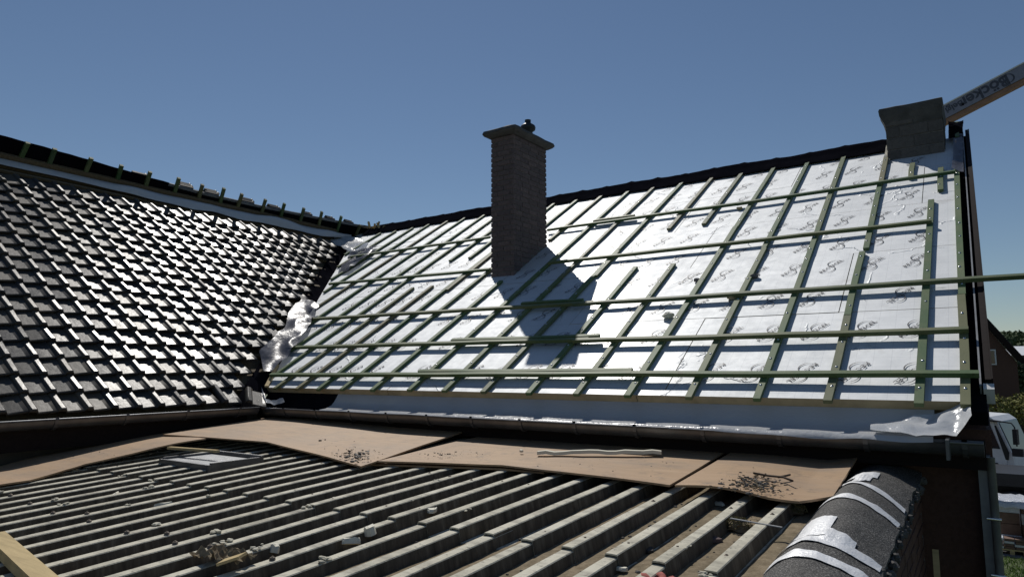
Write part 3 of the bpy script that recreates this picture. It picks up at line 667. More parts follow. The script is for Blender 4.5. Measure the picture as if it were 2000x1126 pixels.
# ------------------------------------------------------------------ annex with the ribbed roof in the foreground
annex = thing('annex', 'low annex with a weathered grey ribbed sheet roof and brick side wall', 'annex', V((-3.3, 2, GZ)))
mb = MB(); mb.bx(-6.4, -.395, -2.0, 4.84, GZ, -1.06); mb.bx(-.80, -.372, -2.0, 4.84, -1.06, -.90)
WXa = -.372
aw = MB(); 
aw.bx(-6.4, WXa, -3.0, 4.84, GZ, -.98); aw.add([V((-.56, -3.0, -.98)), V((WXa, -3, -.98)), V((WXa, 4.84, -.98)), V((-.56, 4.84, -.98)), A(-.56, -3, -.06), A(WXa, -3, -.06), A(WXa, 4.84, -.06), A(-.56, 4.84, -.06)], [(0, 4, 5, 1), (1, 5, 6, 2), (2, 6, 7, 3), (3, 7, 4, 0), (4, 7, 6, 5)])
awall = aw.obj('wall', M['mortar'], annex)
mW = brick_mesh(.196, .05, .052, 'brick', M['brick2'], .003); c = 0
z = -.685
while c < 21:
    y = 4.74-(.103 if c % 2 else 0)
    ymin = 2.05
    while y > ymin:
        if z+.03 < A(0, y, -.055).z:
            put(mW, 'brick', awall, Matrix.Translation((WXa-.018+rnd.uniform(-.002, .002), y, z)) @ Matrix.Rotation(math.pi/2, 4, 'Z'))
        y -= .206
    z -= .064; c += 1
# sheets: ribs run towards the house; two rows, lap at y = 2.46
RP = .1935; HR = .060
xr = [-.846-RP*k for k in range(30)]
def sheet_profile(x0, nrib):
    pr = []
    for k in range(nrib):
        c = x0-RP*k
        pr += [(c+.038, -HR), (c+.0265, -.004), (c+.023, 0), (c, .001), (c-.023, 0), (c-.0265, -.004), (c-.038, -HR)]
    pr.append((x0-RP*nrib+.036, -HR)); pr.insert(0, (x0+.075, -HR-.001))
    return pr
for col_ in range(6):
    nr = 5 if col_ else 4
    x0 = xr[0] if col_ == 0 else xr[4+5*(col_-1)]
    for row, (ya, yb, lift) in enumerate(((2.46, 4.78, .009), (-.6, 2.60, 0))):
        pr = sheet_profile(x0, nr); n = 12; P = []
        for i in range(n+1):
            y = ya+(yb-ya)*i/n; up = lift if row == 0 else -.004*(i/n)
            if row == 0: up = .009*(1-i/n)+.001
            P.append([A(x+.004*nz((x*3, y*.8, row))+.004*col_*0, y, h+up+.002*(col_ % 2)+.003*nz((x*4, y*2, 3))) for x, h in pr])
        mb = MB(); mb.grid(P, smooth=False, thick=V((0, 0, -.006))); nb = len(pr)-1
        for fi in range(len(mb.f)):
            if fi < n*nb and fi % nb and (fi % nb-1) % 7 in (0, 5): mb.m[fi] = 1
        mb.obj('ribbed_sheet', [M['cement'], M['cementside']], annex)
# dirt lying in the troughs
mb = MB()
for k in range(-1, 26):
    c = -.846-RP*k-RP/2; P = []
    for i in range(60):
        y = .6+i*.07; amt = nz((c*4, y*1.4, 2))
        P.append([A(c+dx, y, -HR+.011+.006*amt+dz+.004*nz((c*9, y*12, dx*30))) for dx, dz in ((-.062, -.002), (-.03, .003), (0, .004), (.03, .003), (.062, -.002))])
    if k == -1: P = [[p+V((.01, 0, 0)) for p in r_] for r_ in P]
    mb.grid(P)
o = mb.obj('trough_dirt', M['soil'], annex); o['kind'] = 'stuff'
# bolts with caps on the ribs and torn sealant lumps
for k, x in enumerate(xr[:26]):
    for yy in (2.62, 1.75, 3.35):
        if rnd.random() < (.12 if yy == 2.62 else .45): continue
        y = yy+rnd.uniform(-.05, .05); c = A(x+rnd.uniform(-.006, .006), y, .007); mb = MB()
        mb.tube([c-Z*.012, c, c+Z*.003], [.013, .012, .007], 8); mb.tube([c+Z*.001, c+Z*.006], .005, 6); mb.obj('bolt', M['rivet'], annex)
mb = MB()
for k, x in enumerate(xr[:26]):
    for yy in (2.42, 2.75, 1.9, 3.2):
        if rnd.random() < .74: continue
        y = yy+rnd.uniform(-.12, .12)
        for q in range(rnd.randrange(2, 6)): mb.lump(A(x+rnd.uniform(-.022, .022), y+rnd.uniform(-.04, .04), .004), rnd.uniform(.005, .014), 0, k*31+q, (1.5, 1.2, .55), 7)
o = mb.obj('sealant_remnants', M['cement'], annex); o['kind'] = 'stuff'
# felt covered edge of the annex roof
def hump(x, y):        # x in [-.74,-.34]
    t = (x+.73)/(.39); h = .115*math.sin(math.pi*min(1, max(0, t))**.82)*(.85+.25*math.sin(y*2.1+.5))
    base = -HR-.004+(.045*t)
    return A(x, y, base+h+.010*nz((x*7, y*3, 0))+.006*nz((x*22, y*14, 1))-(.05*max(0, nz((1, y*2.3, 4)))*max(0, t-.6)))
P = []
for i in range(110):
    y = 1.2+i*.0325
    if y > 4.78: break
    P.append([hump(-.735+.39*j/18+(.015*nz((y*5, 3, 3)) if j > 15 else 0)+(.018*nz((y*4, 9, 3)) if j < 2 else 0), y) for j in range(19)])
mb = MB(); mb.grid(P, thick=V((0, 0, -.012))); mb.obj('edge_felt', M['bitumen'], annex)
mb = MB()
for k in range(230):
    y = 1.3+3.4*rnd.random(); mb.lump(hump(-.352+rnd.uniform(-.012, .02), y)+V((0, 0, -.020+rnd.uniform(-.02, .008))), rnd.uniform(.006, .02), 0, k)
o = mb.obj('crumbled_mortar', M['concrete'], annex); o['kind'] = 'stuff'
# tape strips over the felt
def tape(x0, y0, x1, y1, wd, seed, sag=0):
    P = []
    for i in range(25):
        t = i/24; x = x0+(x1-x0)*t; y = y0+(y1-y0)*t+sag*math.sin(math.pi*t); ww = wd*(1+.12*nz((t*4, seed, 0)))
        P.append([hump(x, y+ww*q)+V((0, 0, .0045+.002*nz((t*9, q*3, seed)))) for q in (-.5, -.17, .17, .5)])
    mb = MB(); mb.grid(P, thick=V((0, 0, .0012))); mb.obj('tape_strip', M['tape'], annex)
tape(-.70, 3.93, -.352, 3.72, .065, 1); tape(-.715, 3.55, -.350, 3.43, .075, 2); tape(-.72, 2.86, -.352, 2.80, .075, 3); tape(-.725, 2.70, -.36, 2.63, .07, 4)
tape(-.655, 4.10, -.50, 4.12, .13, 5); tape(-.60, 3.98, -.52, 4.02, .16, 6); tape(-.665, 3.03, -.54, 3.0, .26, 7); tape(-.56, 2.93, -.44, 2.86, .10, 8)

# ------------------------------------------------------------------ loose plywood sheets
def poly_at(pl, t):
    k = t*(len(pl)-1); i = min(int(k), len(pl)-2); return pl[i].lerp(pl[i+1], k-i)
def ply(label, near_px, h0, vec_px=None, vec=None, ext=1.0, bumpf=None, n=40, m=14):
    near = [pxA(q[0], q[1], q[2] if len(q) > 2 else h0) for q in near_px]; base = [(q[2] if len(q) > 2 else h0) for q in near_px]
    def hh(t):
        k = t*(len(base)-1); i = min(int(k), len(base)-2); return base[i]+(base[i+1]-base[i])*(k-i)
    if vec is None: vec = (pxA(*vec_px[1], h0)-pxA(*vec_px[0], h0))*ext
    P = []
    for i in range(n+1):
        a = poly_at(near, i/n); row = []
        for j in range(m+1):
            q = j/m; p = a+vec*q; p = V((p.x, p.y, A(p.x, p.y, hh(i/n)).z)); p.z += .006*nz((p.x*1.5, p.y*1.5, h0*50))
            if bumpf: p = bumpf(p, i/n, q)
            row.append(p)
        P.append(row)
    mb = MB(); mb.grid(P, thick=V((0, 0, -.011)))
    return tag(mb.obj('plywood_sheet', M['ply']), label, 'plywood', 'plywood sheets on the annex roof')
ply('long curved brown plywood sheet along the tiled wing, leftmost of the sheets', [(-260, 1012, .02), (-120, 978, .015), (0, 948, .015), (60, 935, .02), (130, 912, .042), (165, 903, .048), (260, 886, .066), (340, 869, .085), (402, 857, .095)], .035, vec=V((-.85, .12, 0)), bumpf=lambda p, s, q: p+Z*(.012*math.sin(s*9)*(1-q)))
ply('brown plywood sheet with its corner pointing at the ribs, overlapping the leftmost sheet', [(318, 847, .115), (430, 855, .10), (520, 862, .085), (595, 880, .06), (640, 891, .05), (705, 910, .04)], .06, vec_px=((705, 910), (897, 853)), ext=1.35, bumpf=lambda p, s, q: p+Z*(.05*q*s))
ply('brown plywood sheet in the middle carrying the long foam strip', [(737, 899), (850, 902), (980, 906), (1062, 916), (1180, 930), (1308, 946)], .045, vec_px=((1308, 946), (1404, 889)), ext=1.55)
ply('plywood sheet mostly hidden below the middle one, only its pale front edge shows', [(720, 905), (850, 909), (980, 914), (1062, 921)], .018, vec=V((.05, .55, 0)))
ply('brown plywood sheet at right with a gravel heap, its right edge curling over black felt', [(1318, 946), (1380, 951), (1440, 958), (1500, 968), (1560, 973), (1627, 966)], .05, vec_px=((1320, 946), (1414, 892)), ext=1.5, bumpf=lambda p, s, q: p+Z*(.06*max(0, s-.75)*4*q*.55+.012*math.sin(s*6)*(1-q)))

# ------------------------------------------------------------------ loose things
def stick(name, a, b, wd, hh, mat, label, cat, parent=None, n=6, wob=.0, group=None):
    mb = MB(); d = (b-a); s = d.cross(Z).normalized(); pts = [a+d*i/n+Z*(wob*nz((i*.8, 1, wd*100)))+s*(wob*nz((i*.9, 5, 2))) for i in range(n+1)]
    mb.beam(pts, s, s.cross(d).normalized()*(1 if s.cross(d).z > 0 else -1), wd, hh); return tag(mb.obj(name, mat), label, cat, group)
stick('foam_strip', pxA(1050, 886, .058), pxA(1292, 886, .060), .045, .022, M['pvc'], 'long cream foam strip lying on the middle plywood sheet', 'foam strip', n=14, wob=.012)
stick('timber_plank', A(-3.75, 1.315, .003), A(-2.70, 1.135, .003), .075, .045, M['pine'], 'pale timber plank lying across the ribs in the bottom left corner', 'plank', n=3)
stick('wood_lath', pxA(330, 876, .078), pxA(425, 883, .082), .035, .018, M['pine'], 'short yellow lath on the low roof hatch under the plywood', 'lath', n=3)
stick('wood_block', pxA(463, 838, .075), pxA(489, 836, .075), .05, .024, M['batten'], 'small green wood offcut on the plywood below the valley gutter', 'wood offcut', n=1)
stick('flat_iron', A(-.985, 3.15, .012), A(-.76, 3.13, .005), .014, .004, M['greymetal'], 'thin flat metal strip across the last ribs by the moss', 'metal strip', n=2)
def leaning():
    a = ray(1827, 1072); a = a*(4.55/a.y); b = V((a.x+.03, 3.9, GZ)); return b, a
b_, a_ = leaning(); stick('leaning_lath', b_, a_, .03, .02, M['pine'], 'thin pale lath leaning upright against the dark brick wall', 'lath', n=3)
# hatch
p0_ = pxA(335, 892, .05); hx = thing('roof_hatch', 'low grey metal roof hatch frame partly under the plywood at left', 'roof hatch', A(-4.75, 3.15, -.05))
ha, hb_ = pxA(335, 888, .055), pxA(470, 893, .055)
cxh = (ha.x+hb_.x)/2; L2 = abs(hb_.x-ha.x)/2; yh = (ha.y+hb_.y)/2
for c, ax, ay in ((A(cxh, yh-.16, .02), X*L2, Y*.012), (A(cxh, yh+.26, .02), X*L2, Y*.012), (A(cxh-L2+.013, yh+.05, .02), X*.012, Y*.197), (A(cxh+L2-.013, yh+.05, .02), X*.012, Y*.197)):
    mb = MB(); mb.box(c-Z*.008, ax, ay, Z*.030); mb.obj('frame_bar', M['zinc'], hx)
mb = MB(); mb.box(A(cxh, yh+.05, .02), X*(L2-.03), Y*.18, Z*.006); mb.obj('lid', M['greymetal'], hx)
# scraps
def scrap(name, px, py, h, r, mat, label, cat, sq=(1, 1, .6), seed=0, n=8, group=None):
    P = pxA(px, py, h); mb = MB(); q = random.Random(seed); k = 9; lo = []; hi = []
    for i in range(k):
        a = 2*math.pi*i/k; rr = r*q.uniform(.65, 1.15); z1 = r*sq[2]*q.uniform(.55, 1.0)
        lo.append(V((rr*math.cos(a)*sq[0], rr*math.sin(a)*sq[1], -r*sq[2]*.35))); hi.append(V((rr*math.cos(a)*sq[0]*.9, rr*math.sin(a)*sq[1]*.9, z1)))
    top = V((r*q.uniform(-.2, .2), r*q.uniform(-.2, .2), r*sq[2]*.9)); mid_ = [(a+b)/2*1.04 for a, b in zip(lo, hi)]
    mb.add(lo+mid_+hi+[top], [tuple(range(k))[::-1]]+[(i, (i+1) % k, k+(i+1) % k, k+i) for i in range(k)]+[(k+i, k+(i+1) % k, 2*k+(i+1) % k, 2*k+i) for i in range(k)]+[(2*k+i, 2*k+(i+1) % k, 3*k) for i in range(k)])
    return tag(mb.obj(name, mat, None, Matrix.Translation(P+Z*r*sq[2]*.4) @ Matrix.Rotation(q.uniform(-.25, .25), 4, 'X') @ Matrix.Rotation(q.uniform(-.25, .25), 4, 'Y') @ Matrix.Rotation(q.uniform(0, 3), 4, 'Z')), label, cat, group)
scrap('foam_scrap', 535, 1078, -.03, .030, M['pvc'], 'small cream foam block caught between ribs at lower left of centre', 'foam scrap', (1, .7, .9), 1)
scrap('foam_scrap', 685, 1062, -.02, .035, M['pvc'], 'torn cream foam scrap between ribs, left one of a close pair', 'foam scrap', (1.3, .6, .6), 2)
scrap('foam_scrap', 722, 1045, -.02, .042, M['pvc'], 'torn cream foam scrap between ribs, right one of a close pair', 'foam scrap', (1.2, .7, .8), 3)
scrap('foam_scrap', 845, 998, -.02, .05, M['pvc'], 'pale torn foam flake on the ribs in the middle of the annex roof', 'foam scrap', (1.5, .6, .35), 4)
scrap('foam_scrap', 1405, 985, -.04, .028, M['pvc'], 'pale foam flake in the trough just below the right plywood sheet', 'foam scrap', (1.5, .7, .4), 5)
scrap('foam_scrap', 1018, 882, .058, .018, M['pvc'], 'small white foam crumb left of the long foam strip', 'foam scrap', (1, .8, .7), 6)
scrap('foam_scrap', 1213, 1114, -.045, .030, M['pvc'], 'flat cream board offcut at the bottom edge of the picture', 'foam scrap', (1.2, .8, .4), 16)
scrap('sheet_scrap', 225, 968, -.02, .05, M['pvc'], 'pale shard on a rib at far left of the annex roof', 'foam scrap', (1.9, .4, .3), 7)
scrap('sheet_scrap', 320, 988, -.02, .04, M['pvc'], 'small pale shard on a rib right of the far left shard', 'foam scrap', (1.5, .4, .4), 8)
scrap('slate_shard', 1265, 1075, -.045, .034, M['roofdark'], 'dark slate shard lying in a trough near the bottom edge', 'slate shard', (1.1, .8, .3), 9)
scrap('brick_shard', 1395, 1057, -.045, .024, M['brick'], 'reddish brick shard in the trough beside the moss', 'brick shard', (1.6, .7, .6), 10)
scrap('tar_lump', 625, 861, .07, .012, M['black'], 'black tar lump, left one of two on the pointed plywood sheet', 'tar lump', (1.2, .8, .7), 11)
scrap('tar_lump', 635, 859, .07, .010, M['black'], 'black tar lump, right one of two on the pointed plywood sheet', 'tar lump', (1, .8, .7), 12)
mb = MB()
for k in range(3):
    c = A(-1.02+.05*k, 2.36-.02*k, -.02); mb.tube([c+V((.035*math.cos(a), .03*math.sin(a), .012*math.sin(a*2))) for a in [i*.5 for i in range(11)]], .014, 6)
tag(mb.obj('red_rag', M['glove']), 'crumpled red cloth at the bottom edge of the ribbed roof', 'rag')
# crumpled plastic among the ribs, near bottom left
mb = MB(); c0 = pxA(430, 1098, .0); P = []
for i in range(16): P.append([c0+V((-.14+.28*i/15, -.05+.12*j/8, .03+.05*nz((i*.6, j*.7, 1))+.02*nz((i*2, j*2, 4)))) for j in range(9)])
mb.grid(P, smooth=False); tag(mb.obj('crumpled_scrap', M['soil']), 'crumpled brown scrap heap between two ribs at bottom left', 'rubbish')
stick('offcut_board', pxA(432, 1100, .03), pxA(475, 1086, .055), .07, .010, M['pine'], 'tilted tan board offcut beside the crumpled brown scrap', 'wood offcut', n=2)
# moss clumps: many small blades over a lump
def moss(px, py, r, label, seed):
    rr_ = random.Random(seed); P = pxA(px, py, -.045); root = thing('moss_clump', label, 'moss', P, 'moss clumps by the annex edge')
    mb = MB(); mb.lump(P+Z*r*.35, r*.8, 0, seed, (1.2, .9, .6), 10); mb.obj('soil_core', M['soil'], root); mb = MB()
    for k in range(420):
        a, b = rr_.uniform(0, 6.28), rr_.uniform(.0, 1.5); d = V((math.cos(a)*math.cos(b)*1.25, math.sin(a)*math.cos(b)*.95, math.sin(b)*.75)); p = P+Z*r*.3+d*r*rr_.uniform(.7, 1.05)
        t = V((rr_.uniform(-1, 1), rr_.uniform(-1, 1), rr_.uniform(-.2, 1))).normalized()*rr_.uniform(.006, .014); s = t.cross(V((rr_.random(), rr_.random(), rr_.random()))).normalized()*.004
        mb.add([p-s, p+s, p+t], [(0, 1, 2)])
    mb.obj('fronds', M['moss'], root)
moss(1442, 1036, .055, 'dry brown moss clump in the trough between the last two ribs', 1); moss(1556, 1003, .045, 'smaller dry moss clump against the black felt edge', 2)
# crumbs
def crumbs(name, clusters, h, mat):
    mb = MB(); rr_ = random.Random(len(clusters)*7)
    for px, py, sx, sy, n, r0, r1 in clusters:
        for k in range(n): mb.lump(pxA(px+rr_.gauss(0, sx), py+rr_.gauss(0, sy), h), r0+(r1-r0)*rr_.random()**2.2*1.5, 0, k, (rr_.uniform(.7, 1.8), rr_.uniform(.6, 1.2), rr_.uniform(.3, .7)), 6)
    o = mb.obj(name, mat); o['kind'] = 'stuff'; tag(o, name.replace('_', ' ')+' scattered over the annex roof', 'debris'); return o
crumbs('dark_tar_crumbs', [(690, 889, 14, 5, 70, .003, .011), (640, 847, 18, 3, 30, .003, .007), (650, 870, 60, 12, 50, .001, .004), (880, 885, 40, 3, 50, .002, .006), (1180, 905, 90, 12, 45, .001, .004), (200, 885, 70, 6, 30, .001, .004), (1480, 938, 26, 10, 60, .002, .006)], .064, M['black'])
crumbs('grey_gravel', [(1462, 942, 22, 8, 120, .003, .010), (1500, 958, 20, 5, 40, .002, .006)], .062, M['concrete'])
crumbs('brown_soil_crumbs', [(1465, 945, 26, 9, 160, .001, .006), (690, 888, 22, 7, 120, .001, .005), (640, 846, 30, 5, 60, .001, .004)], .063, M['soil'])
rr_ = random.Random(5); mb = MB()
for k in range(520):
    kk = rr_.randrange(0, 24); x = -.846-RP*kk-RP/2+rr_.gauss(0, .022); y = rr_.uniform(1.2, 3.8); mb.lump(A(x, y, -HR+.016), rr_.uniform(.002, .009), 0, k, (1.3, 1, .6), 6)
o = mb.obj('trough_pebbles', M['concrete']); o['kind'] = 'stuff'; tag(o, 'small grit lying in the troughs of the ribbed roof', 'debris')
mb = MB()
for pts in ([(1472, 923), (1500, 928), (1530, 931), (1548, 938)], [(1520, 931), (1535, 928), (1543, 926)]): mb.tube([pxA(x, y, .075) for x, y in pts], .006, 5)
tag(mb.obj('twig', M['bark']), 'dark forked twig on the right plywood sheet by the gravel', 'twig')
# pieces left on the foil
def foilbit(px, py, r, mat, label, cat, seed, sq=(1.4, 1, .7)):
    u, v = pxM(px, py, .01); P = F(u, v, .006); mb = MB(); mb.lump(V((0, 0, 0)), r, 0, seed, sq, 8); return tag(mb.obj('foam_offcut', mat, None, Matrix.Translation(P+nM*r*.5)), label, cat)
foilbit(1306, 618, .042, M['pvc'], 'pale foam offcut on the foil below the middle battens', 'foam offcut', 1)
foilbit(1362, 548, .028, M['mortar'], 'small dark lump on the foil beside a counter batten, upper middle', 'mortar lump', 2)
foilbit(1474, 541, .030, M['mortar'], 'small brown lump on the foil right of the upper middle lump', 'mortar lump', 3)
foilbit(1428, 583, .030, M['foam'], 'yellowish crumb under the third batten from the eave', 'foam offcut', 4)
foilbit(1445, 408, .026, M['foam'], 'yellowish crumb under the highest batten', 'foam offcut', 5)
foilbit(1326, 416, .03, M['foam'], 'yellowish crumb beside the short upper counter batten', 'foam offcut', 6)

# plastic sheets at the valley
def mid(x, y, k, h=.05):
    a = ptM(x, y, h); b = hit(x, y, pL+nL*h, nL); return b.lerp(a, k) if k < 1 else a
mb = MB(); mb.grid(loft([mid(598, 584, .3), mid(570, 605, .1), mid(558, 640, .0), mid(545, 655, .0), mid(508, 690, .0), mid(516, 728, .2)], [mid(624, 600, 1), mid(612, 622, 1), mid(602, 645, 1), mid(585, 668, 1), mid(562, 696, 1), mid(532, 726, 1)], n=18, wob=.10, sc_=3.2, nrm=V((.4, -.6, .7)), fold=True), smooth=True, thick=V((.001, -.001, .001)))
tag(mb.obj('plastic_sheet', M['sheet']), 'crumpled translucent plastic sheet in the valley beside the lower tiles', 'plastic sheet', 'plastic sheets in the valley')
mb = MB(); mb.grid(loft([mid(686, 492, .5), mid(680, 505, .3), mid(668, 522, .3), mid(660, 535, .6)], [mid(738, 478, 1), mid(722, 497, 1), mid(704, 510, 1), mid(680, 528, 1)], n=16, wob=.09, sc_=4, seed=3, nrm=V((.4, -.6, .7)), fold=True), smooth=True, thick=V((.001, -.001, .001)))
tag(mb.obj('plastic_sheet', M['sheet']), 'small crumpled plastic sheet high in the valley near the ridges', 'plastic sheet', 'plastic sheets in the valley')
mb = MB(); mb.grid(loft([mid(612, 452, .3, .04), mid(660, 478, .3, .04), mid(690, 500, .5, .04)], [mid(700, 462, .6, .03), mid(718, 474, .8, .03), mid(716, 480, 1, .03)], n=10, wob=.05, sc_=5, nrm=nL)); mb.obj('valley_membrane', M['membrane'], wing)
mb = MB()
for k in range(6): a = ray(722+5*k, 446+2*(k % 3)); a = a*(9.25/a.y); mb.beam([a, a+V((rnd.uniform(-.12, .12), -.02, rnd.uniform(.02, .12)))], Y, V((.3, 0, .9)).normalized(), .05, .03)
mb.obj('ridge_end_offcuts', M['pine'], wing)
stick('edge_lath', F(valley_u(.42)+.02, .42, .01), F(valley_u(-.02)+.05, -.02, .01), .04, .02, M['pine'], 'short bare pine lath along the foot of the valley', 'lath', n=3)

# ------------------------------------------------------------------ crane boom above the right stack
DB = 16.0
def bp(x, y): r = ray(x, y); return r*(DB/r.y)
c0, c1 = bp(1845, 226), bp(2000, 145); bd = (c1-c0).normalized(); bu = V((-bd.z, 0, bd.x)); bu = (bu-bd*bu.dot(bd)).normalized(); bn = bd.cross(bu)
L_ = (c0.z-GZ)/bd.z; start = bp(1785, 258); end = c1+bd*9.0
boom = thing('crane_boom', 'grey crane boom with upside down lettering rising behind the block stack', 'crane', V((end.x, end.y, GZ)))
mb = MB(); cc = (start+end)/2; hl = (end-start).length/2; mb.box(cc+bu*.03, bd*hl, bu*.125, Y*.13); bo = mb.obj('beam', M['boompaint'], boom)
mb = MB(); mb.box(cc-bu*.135, bd*hl, bu*.038, Y*.10); mb.obj('lower_rail', M['orange'], boom)
mb = MB(); mb.box(cc+bu*.168, bd*hl, bu*.012, Y*.145); mb.obj('top_flange', M['white'], boom)
mb = MB(); mb.bx(end.x-.2, end.x+.2, end.y-.2, end.y+.2, GZ+.4, end.z); mb.bx(end.x-1.2, end.x+1.2, end.y-1.0, end.y+1.0, GZ, GZ+.4); mb.obj('mast', M['boompaint'], boom)
def lettering(body, px, py, size, shear=0, dv=0):
    vs_, fs = text_geo(body, size, 1.0, shear); p0 = bp(px, py); k = (p0-c0).dot(bd); o_ = c0+bd*k+bu*(.03+dv); ny = Y*-.1325
    mb = MB(); mb.add([o_-bd*v.x-bu*v.y+ny for v in vs_], fs); mb.obj('lettering', M['boomink'], boom)
lettering('Böcker', 1925, 184, .30, .1, .0); lettering('Belgi', 1866, 214, .17, 0, .01)
vs_, fs = arc(0, 0, .085, 70, 290, .03); p0 = bp(1971, 160); k = (p0-c0).dot(bd); o_ = c0+bd*k+bu*.03; mb = MB(); mb.add([o_-bd*v.x-bu*v.y-Y*.1325 for v in vs_], fs); mb.box(o_-bd*.075-Y*.1325, bd*.012, bu*.085, Y*.001); mb.obj('emblem', M['boomink'], boom)

# ------------------------------------------------------------------ the street on the right
def gp(x, y, d): r = ray(x, y); return r*(d/r.y)
# pallets of wrapped material
def pallet(px, d, wd, dp_, hh, label, film=True):
    p = gp(px, 900, d); x0 = p.x; t = thing('wrapped_pallet', label, 'pallet', V((x0+wd/2, d+dp_/2, GZ)), 'pallets on the yard')
    mb = MB()
    for k in range(3): mb.bx(x0+wd*k/2-.05 if k == 2 else x0+wd*k/2-.0, x0+wd*k/2+(.0 if k == 2 else .08), d, d+dp_, GZ+.03, GZ+.11)
    mb.bx(x0, x0+wd, d, d+dp_, GZ+.11, GZ+.135); mb.obj('base', M['pine'], t)
    n = 3; lay_ = 4
    for i in range(n):
        for k in range(lay_):
            z0 = GZ+.14+(hh-.14)*k/lay_; mb = MB(); j = rnd.uniform(-.015, .015); mb.bx(x0+wd*i/n+.008+j, x0+wd*(i+1)/n-.008+j, d+.01, d+dp_-.01, z0, z0+(hh-.14)/lay_-.01); mb.obj('pack', M['carton'] if (i+k) % 3 else M['film'], t)
    if film:
        P = [[V((x0-.02+(wd+.04)*i/16, d-.02+(dp_+.04)*j/8, GZ+hh+.01+.025*nz((i*.9, j*.9, wd)))) for j in range(9)] for i in range(17)]
        for r_ in P: r_.insert(0, r_[0]+V((0, -.012, -.12+.06*nz((r_[0].x*6, 1, 1)))))
        mb = MB(); mb.grid(P, thick=V((0, 0, .003))); mb.obj('wrap', M['film'], t)
pallet(1938, 17.9, 1.2, 1.0, 1.02, 'pallet of dark packs under shiny white film beside the house corner')
pallet(1995, 17.6, 1.2, 1.0, .9, 'second wrapped pallet at the right edge of the picture')
pallet(1926, 17.55, .55, .3, .35, 'low pallet of loose packs in front of the wrapped pallet', False)
# dark trailer deck between pallets and truck
tr = thing('flat_trailer', 'dark flat trailer deck passing behind the wrapped pallets', 'trailer', V((1.5, 20.4, GZ)))
mb = MB(); mb.bx(-1.2, 5.0, 19.6, 21.4, -2.70, -2.42); mb.obj('deck', M['darksteel'], tr)
def wheel(parent, c, r, wd):
    mb = MB(); P = [[c+V((q*math.cos(2*math.pi*k/20), y, q*math.sin(2*math.pi*k/20))) for k in range(21)] for q, y in ((r*.55, -wd/2), (r*.9, -wd/2), (r, -wd*.35), (r, wd*.35), (r*.9, wd/2), (r*.55, wd/2))]
    mb.grid(P); t = mb.obj('wheel', M['black'], parent); mb = MB(); P = [[c+V((q*math.cos(2*math.pi*k/16), y, q*math.sin(2*math.pi*k/16))) for k in range(17)] for q, y in ((.01, -wd*.2), (r*.3, -wd*.3), (r*.55, -wd*.45))]
    mb.grid(P); mb.obj('rim', M['greymetal'], t)
for x in (.35, 1.35, 4.2): wheel(tr, V((x, 19.75, GZ+.5)), .5, .3)
mb = MB(); mb.bx(-1.1, 4.9, 20.2, 20.8, -2.95, -2.705); mb.obj('chassis', M['darksteel'], tr)
# white truck
tk = thing('white_truck', 'white truck cab with black mirror parked in the yard', 'truck', V((gp(1979, 880, 24).x, 23.2, GZ)))
fx = gp(1979, 880, 24).x; D0, D1 = 23.2, 25.2
pf = [(-3.0, -3.25), (-.02, -3.25), (0, -2.75), (-.04, -2.35), (-.33, -1.50), (-.50, -1.37), (-2.0, -1.30), (-2.2, -1.38), (-2.2, -2.9), (-3.0, -2.9)]
mb = MB(); n = len(pf); vv = [V((fx+x, D0, z)) for x, z in pf]+[V((fx+x, D1, z)) for x, z in pf]; mb.add(vv, [tuple(range(n)), tuple(range(2*n-1, n-1, -1))]+[(i, n+i, n+(i+1) % n, (i+1) % n) for i in range(n)]); cab = mb.obj('cab', M['white'], tk)
def panel(pts, y, th, name, mat, par):
    mb = MB(); k = len(pts); vv = [V((fx+x, y-th, z)) for x, z in pts]+[V((fx+x, y, z)) for x, z in pts]; mb.add(vv, [tuple(range(k)), tuple(range(2*k-1, k-1, -1))]+[(i, k+i, k+(i+1) % k, (i+1) % k) for i in range(k)]); return mb.obj(name, mat, par)
door = panel([(-.98, -3.0), (-.20, -3.0), (-.16, -2.35), (-.42, -1.47), (-.98, -1.45)], D0-.002, .02, 'door', M['white'], tk)
panel([(-.90, -2.22), (-.30, -2.22), (-.50, -1.56), (-.90, -1.54)], D0-.024, .012, 'window', M['glass'], door)
panel([(-.62, -2.66), (-.38, -2.66), (-.38, -2.60), (-.62, -2.60)], D0-.024, .02, 'handle', M['black'], door)
panel([(-.20, -2.50), (-.13, -2.50), (-.11, -2.3), (-.36, -1.60), (-.40, -1.60)], D0-.004, .02, 'quarter_trim', M['black'], tk)
panel([(-.66, -2.42), (-.60, -2.42), (-.50, -2.3), (-.56, -2.3)], D0-.024, .006, 'emblem', M['black'], door); panel([(-.80, -2.42), (-.74, -2.42), (-.64, -2.3), (-.70, -2.3)], D0-.024, .006, 'emblem', M['black'], door)
mb = MB(); v1_ = [V((fx-.045, D0+.1, -2.33)), V((fx-.045, D1-.1, -2.33)), V((fx-.32, D1-.1, -1.53)), V((fx-.32, D0+.1, -1.53))]; mb.add([p+V((.02, 0, .01)) for p in v1_]+v1_, [(0, 1, 2, 3), (0, 4, 5, 1), (1, 5, 6, 2), (2, 6, 7, 3), (3, 7, 4, 0)]); mb.obj('windscreen', M['glass'], tk)
mb = MB(); mb.tube([V((fx-.5, D0, -1.45)), V((fx+.05, D0-.25, -1.50)), V((fx+.12, D0-.28, -1.6)), V((fx+.14, D0-.28, -2.1))], .018, 6); mb.box(V((fx+.13, D0-.28, -1.85)), X*.05, Y*.10, Z*.20); mb.box(V((fx+.15, D0-.28, -2.26)), X*.12, Y*.06, Z*.10); mb.obj('mirror', M['black'], tk)
panel([(-.62, -1.42), (-.2, -1.47), (-.2, -1.50), (-.62, -1.47)], D0-.004, .15, 'sun_visor', M['black'], tk)
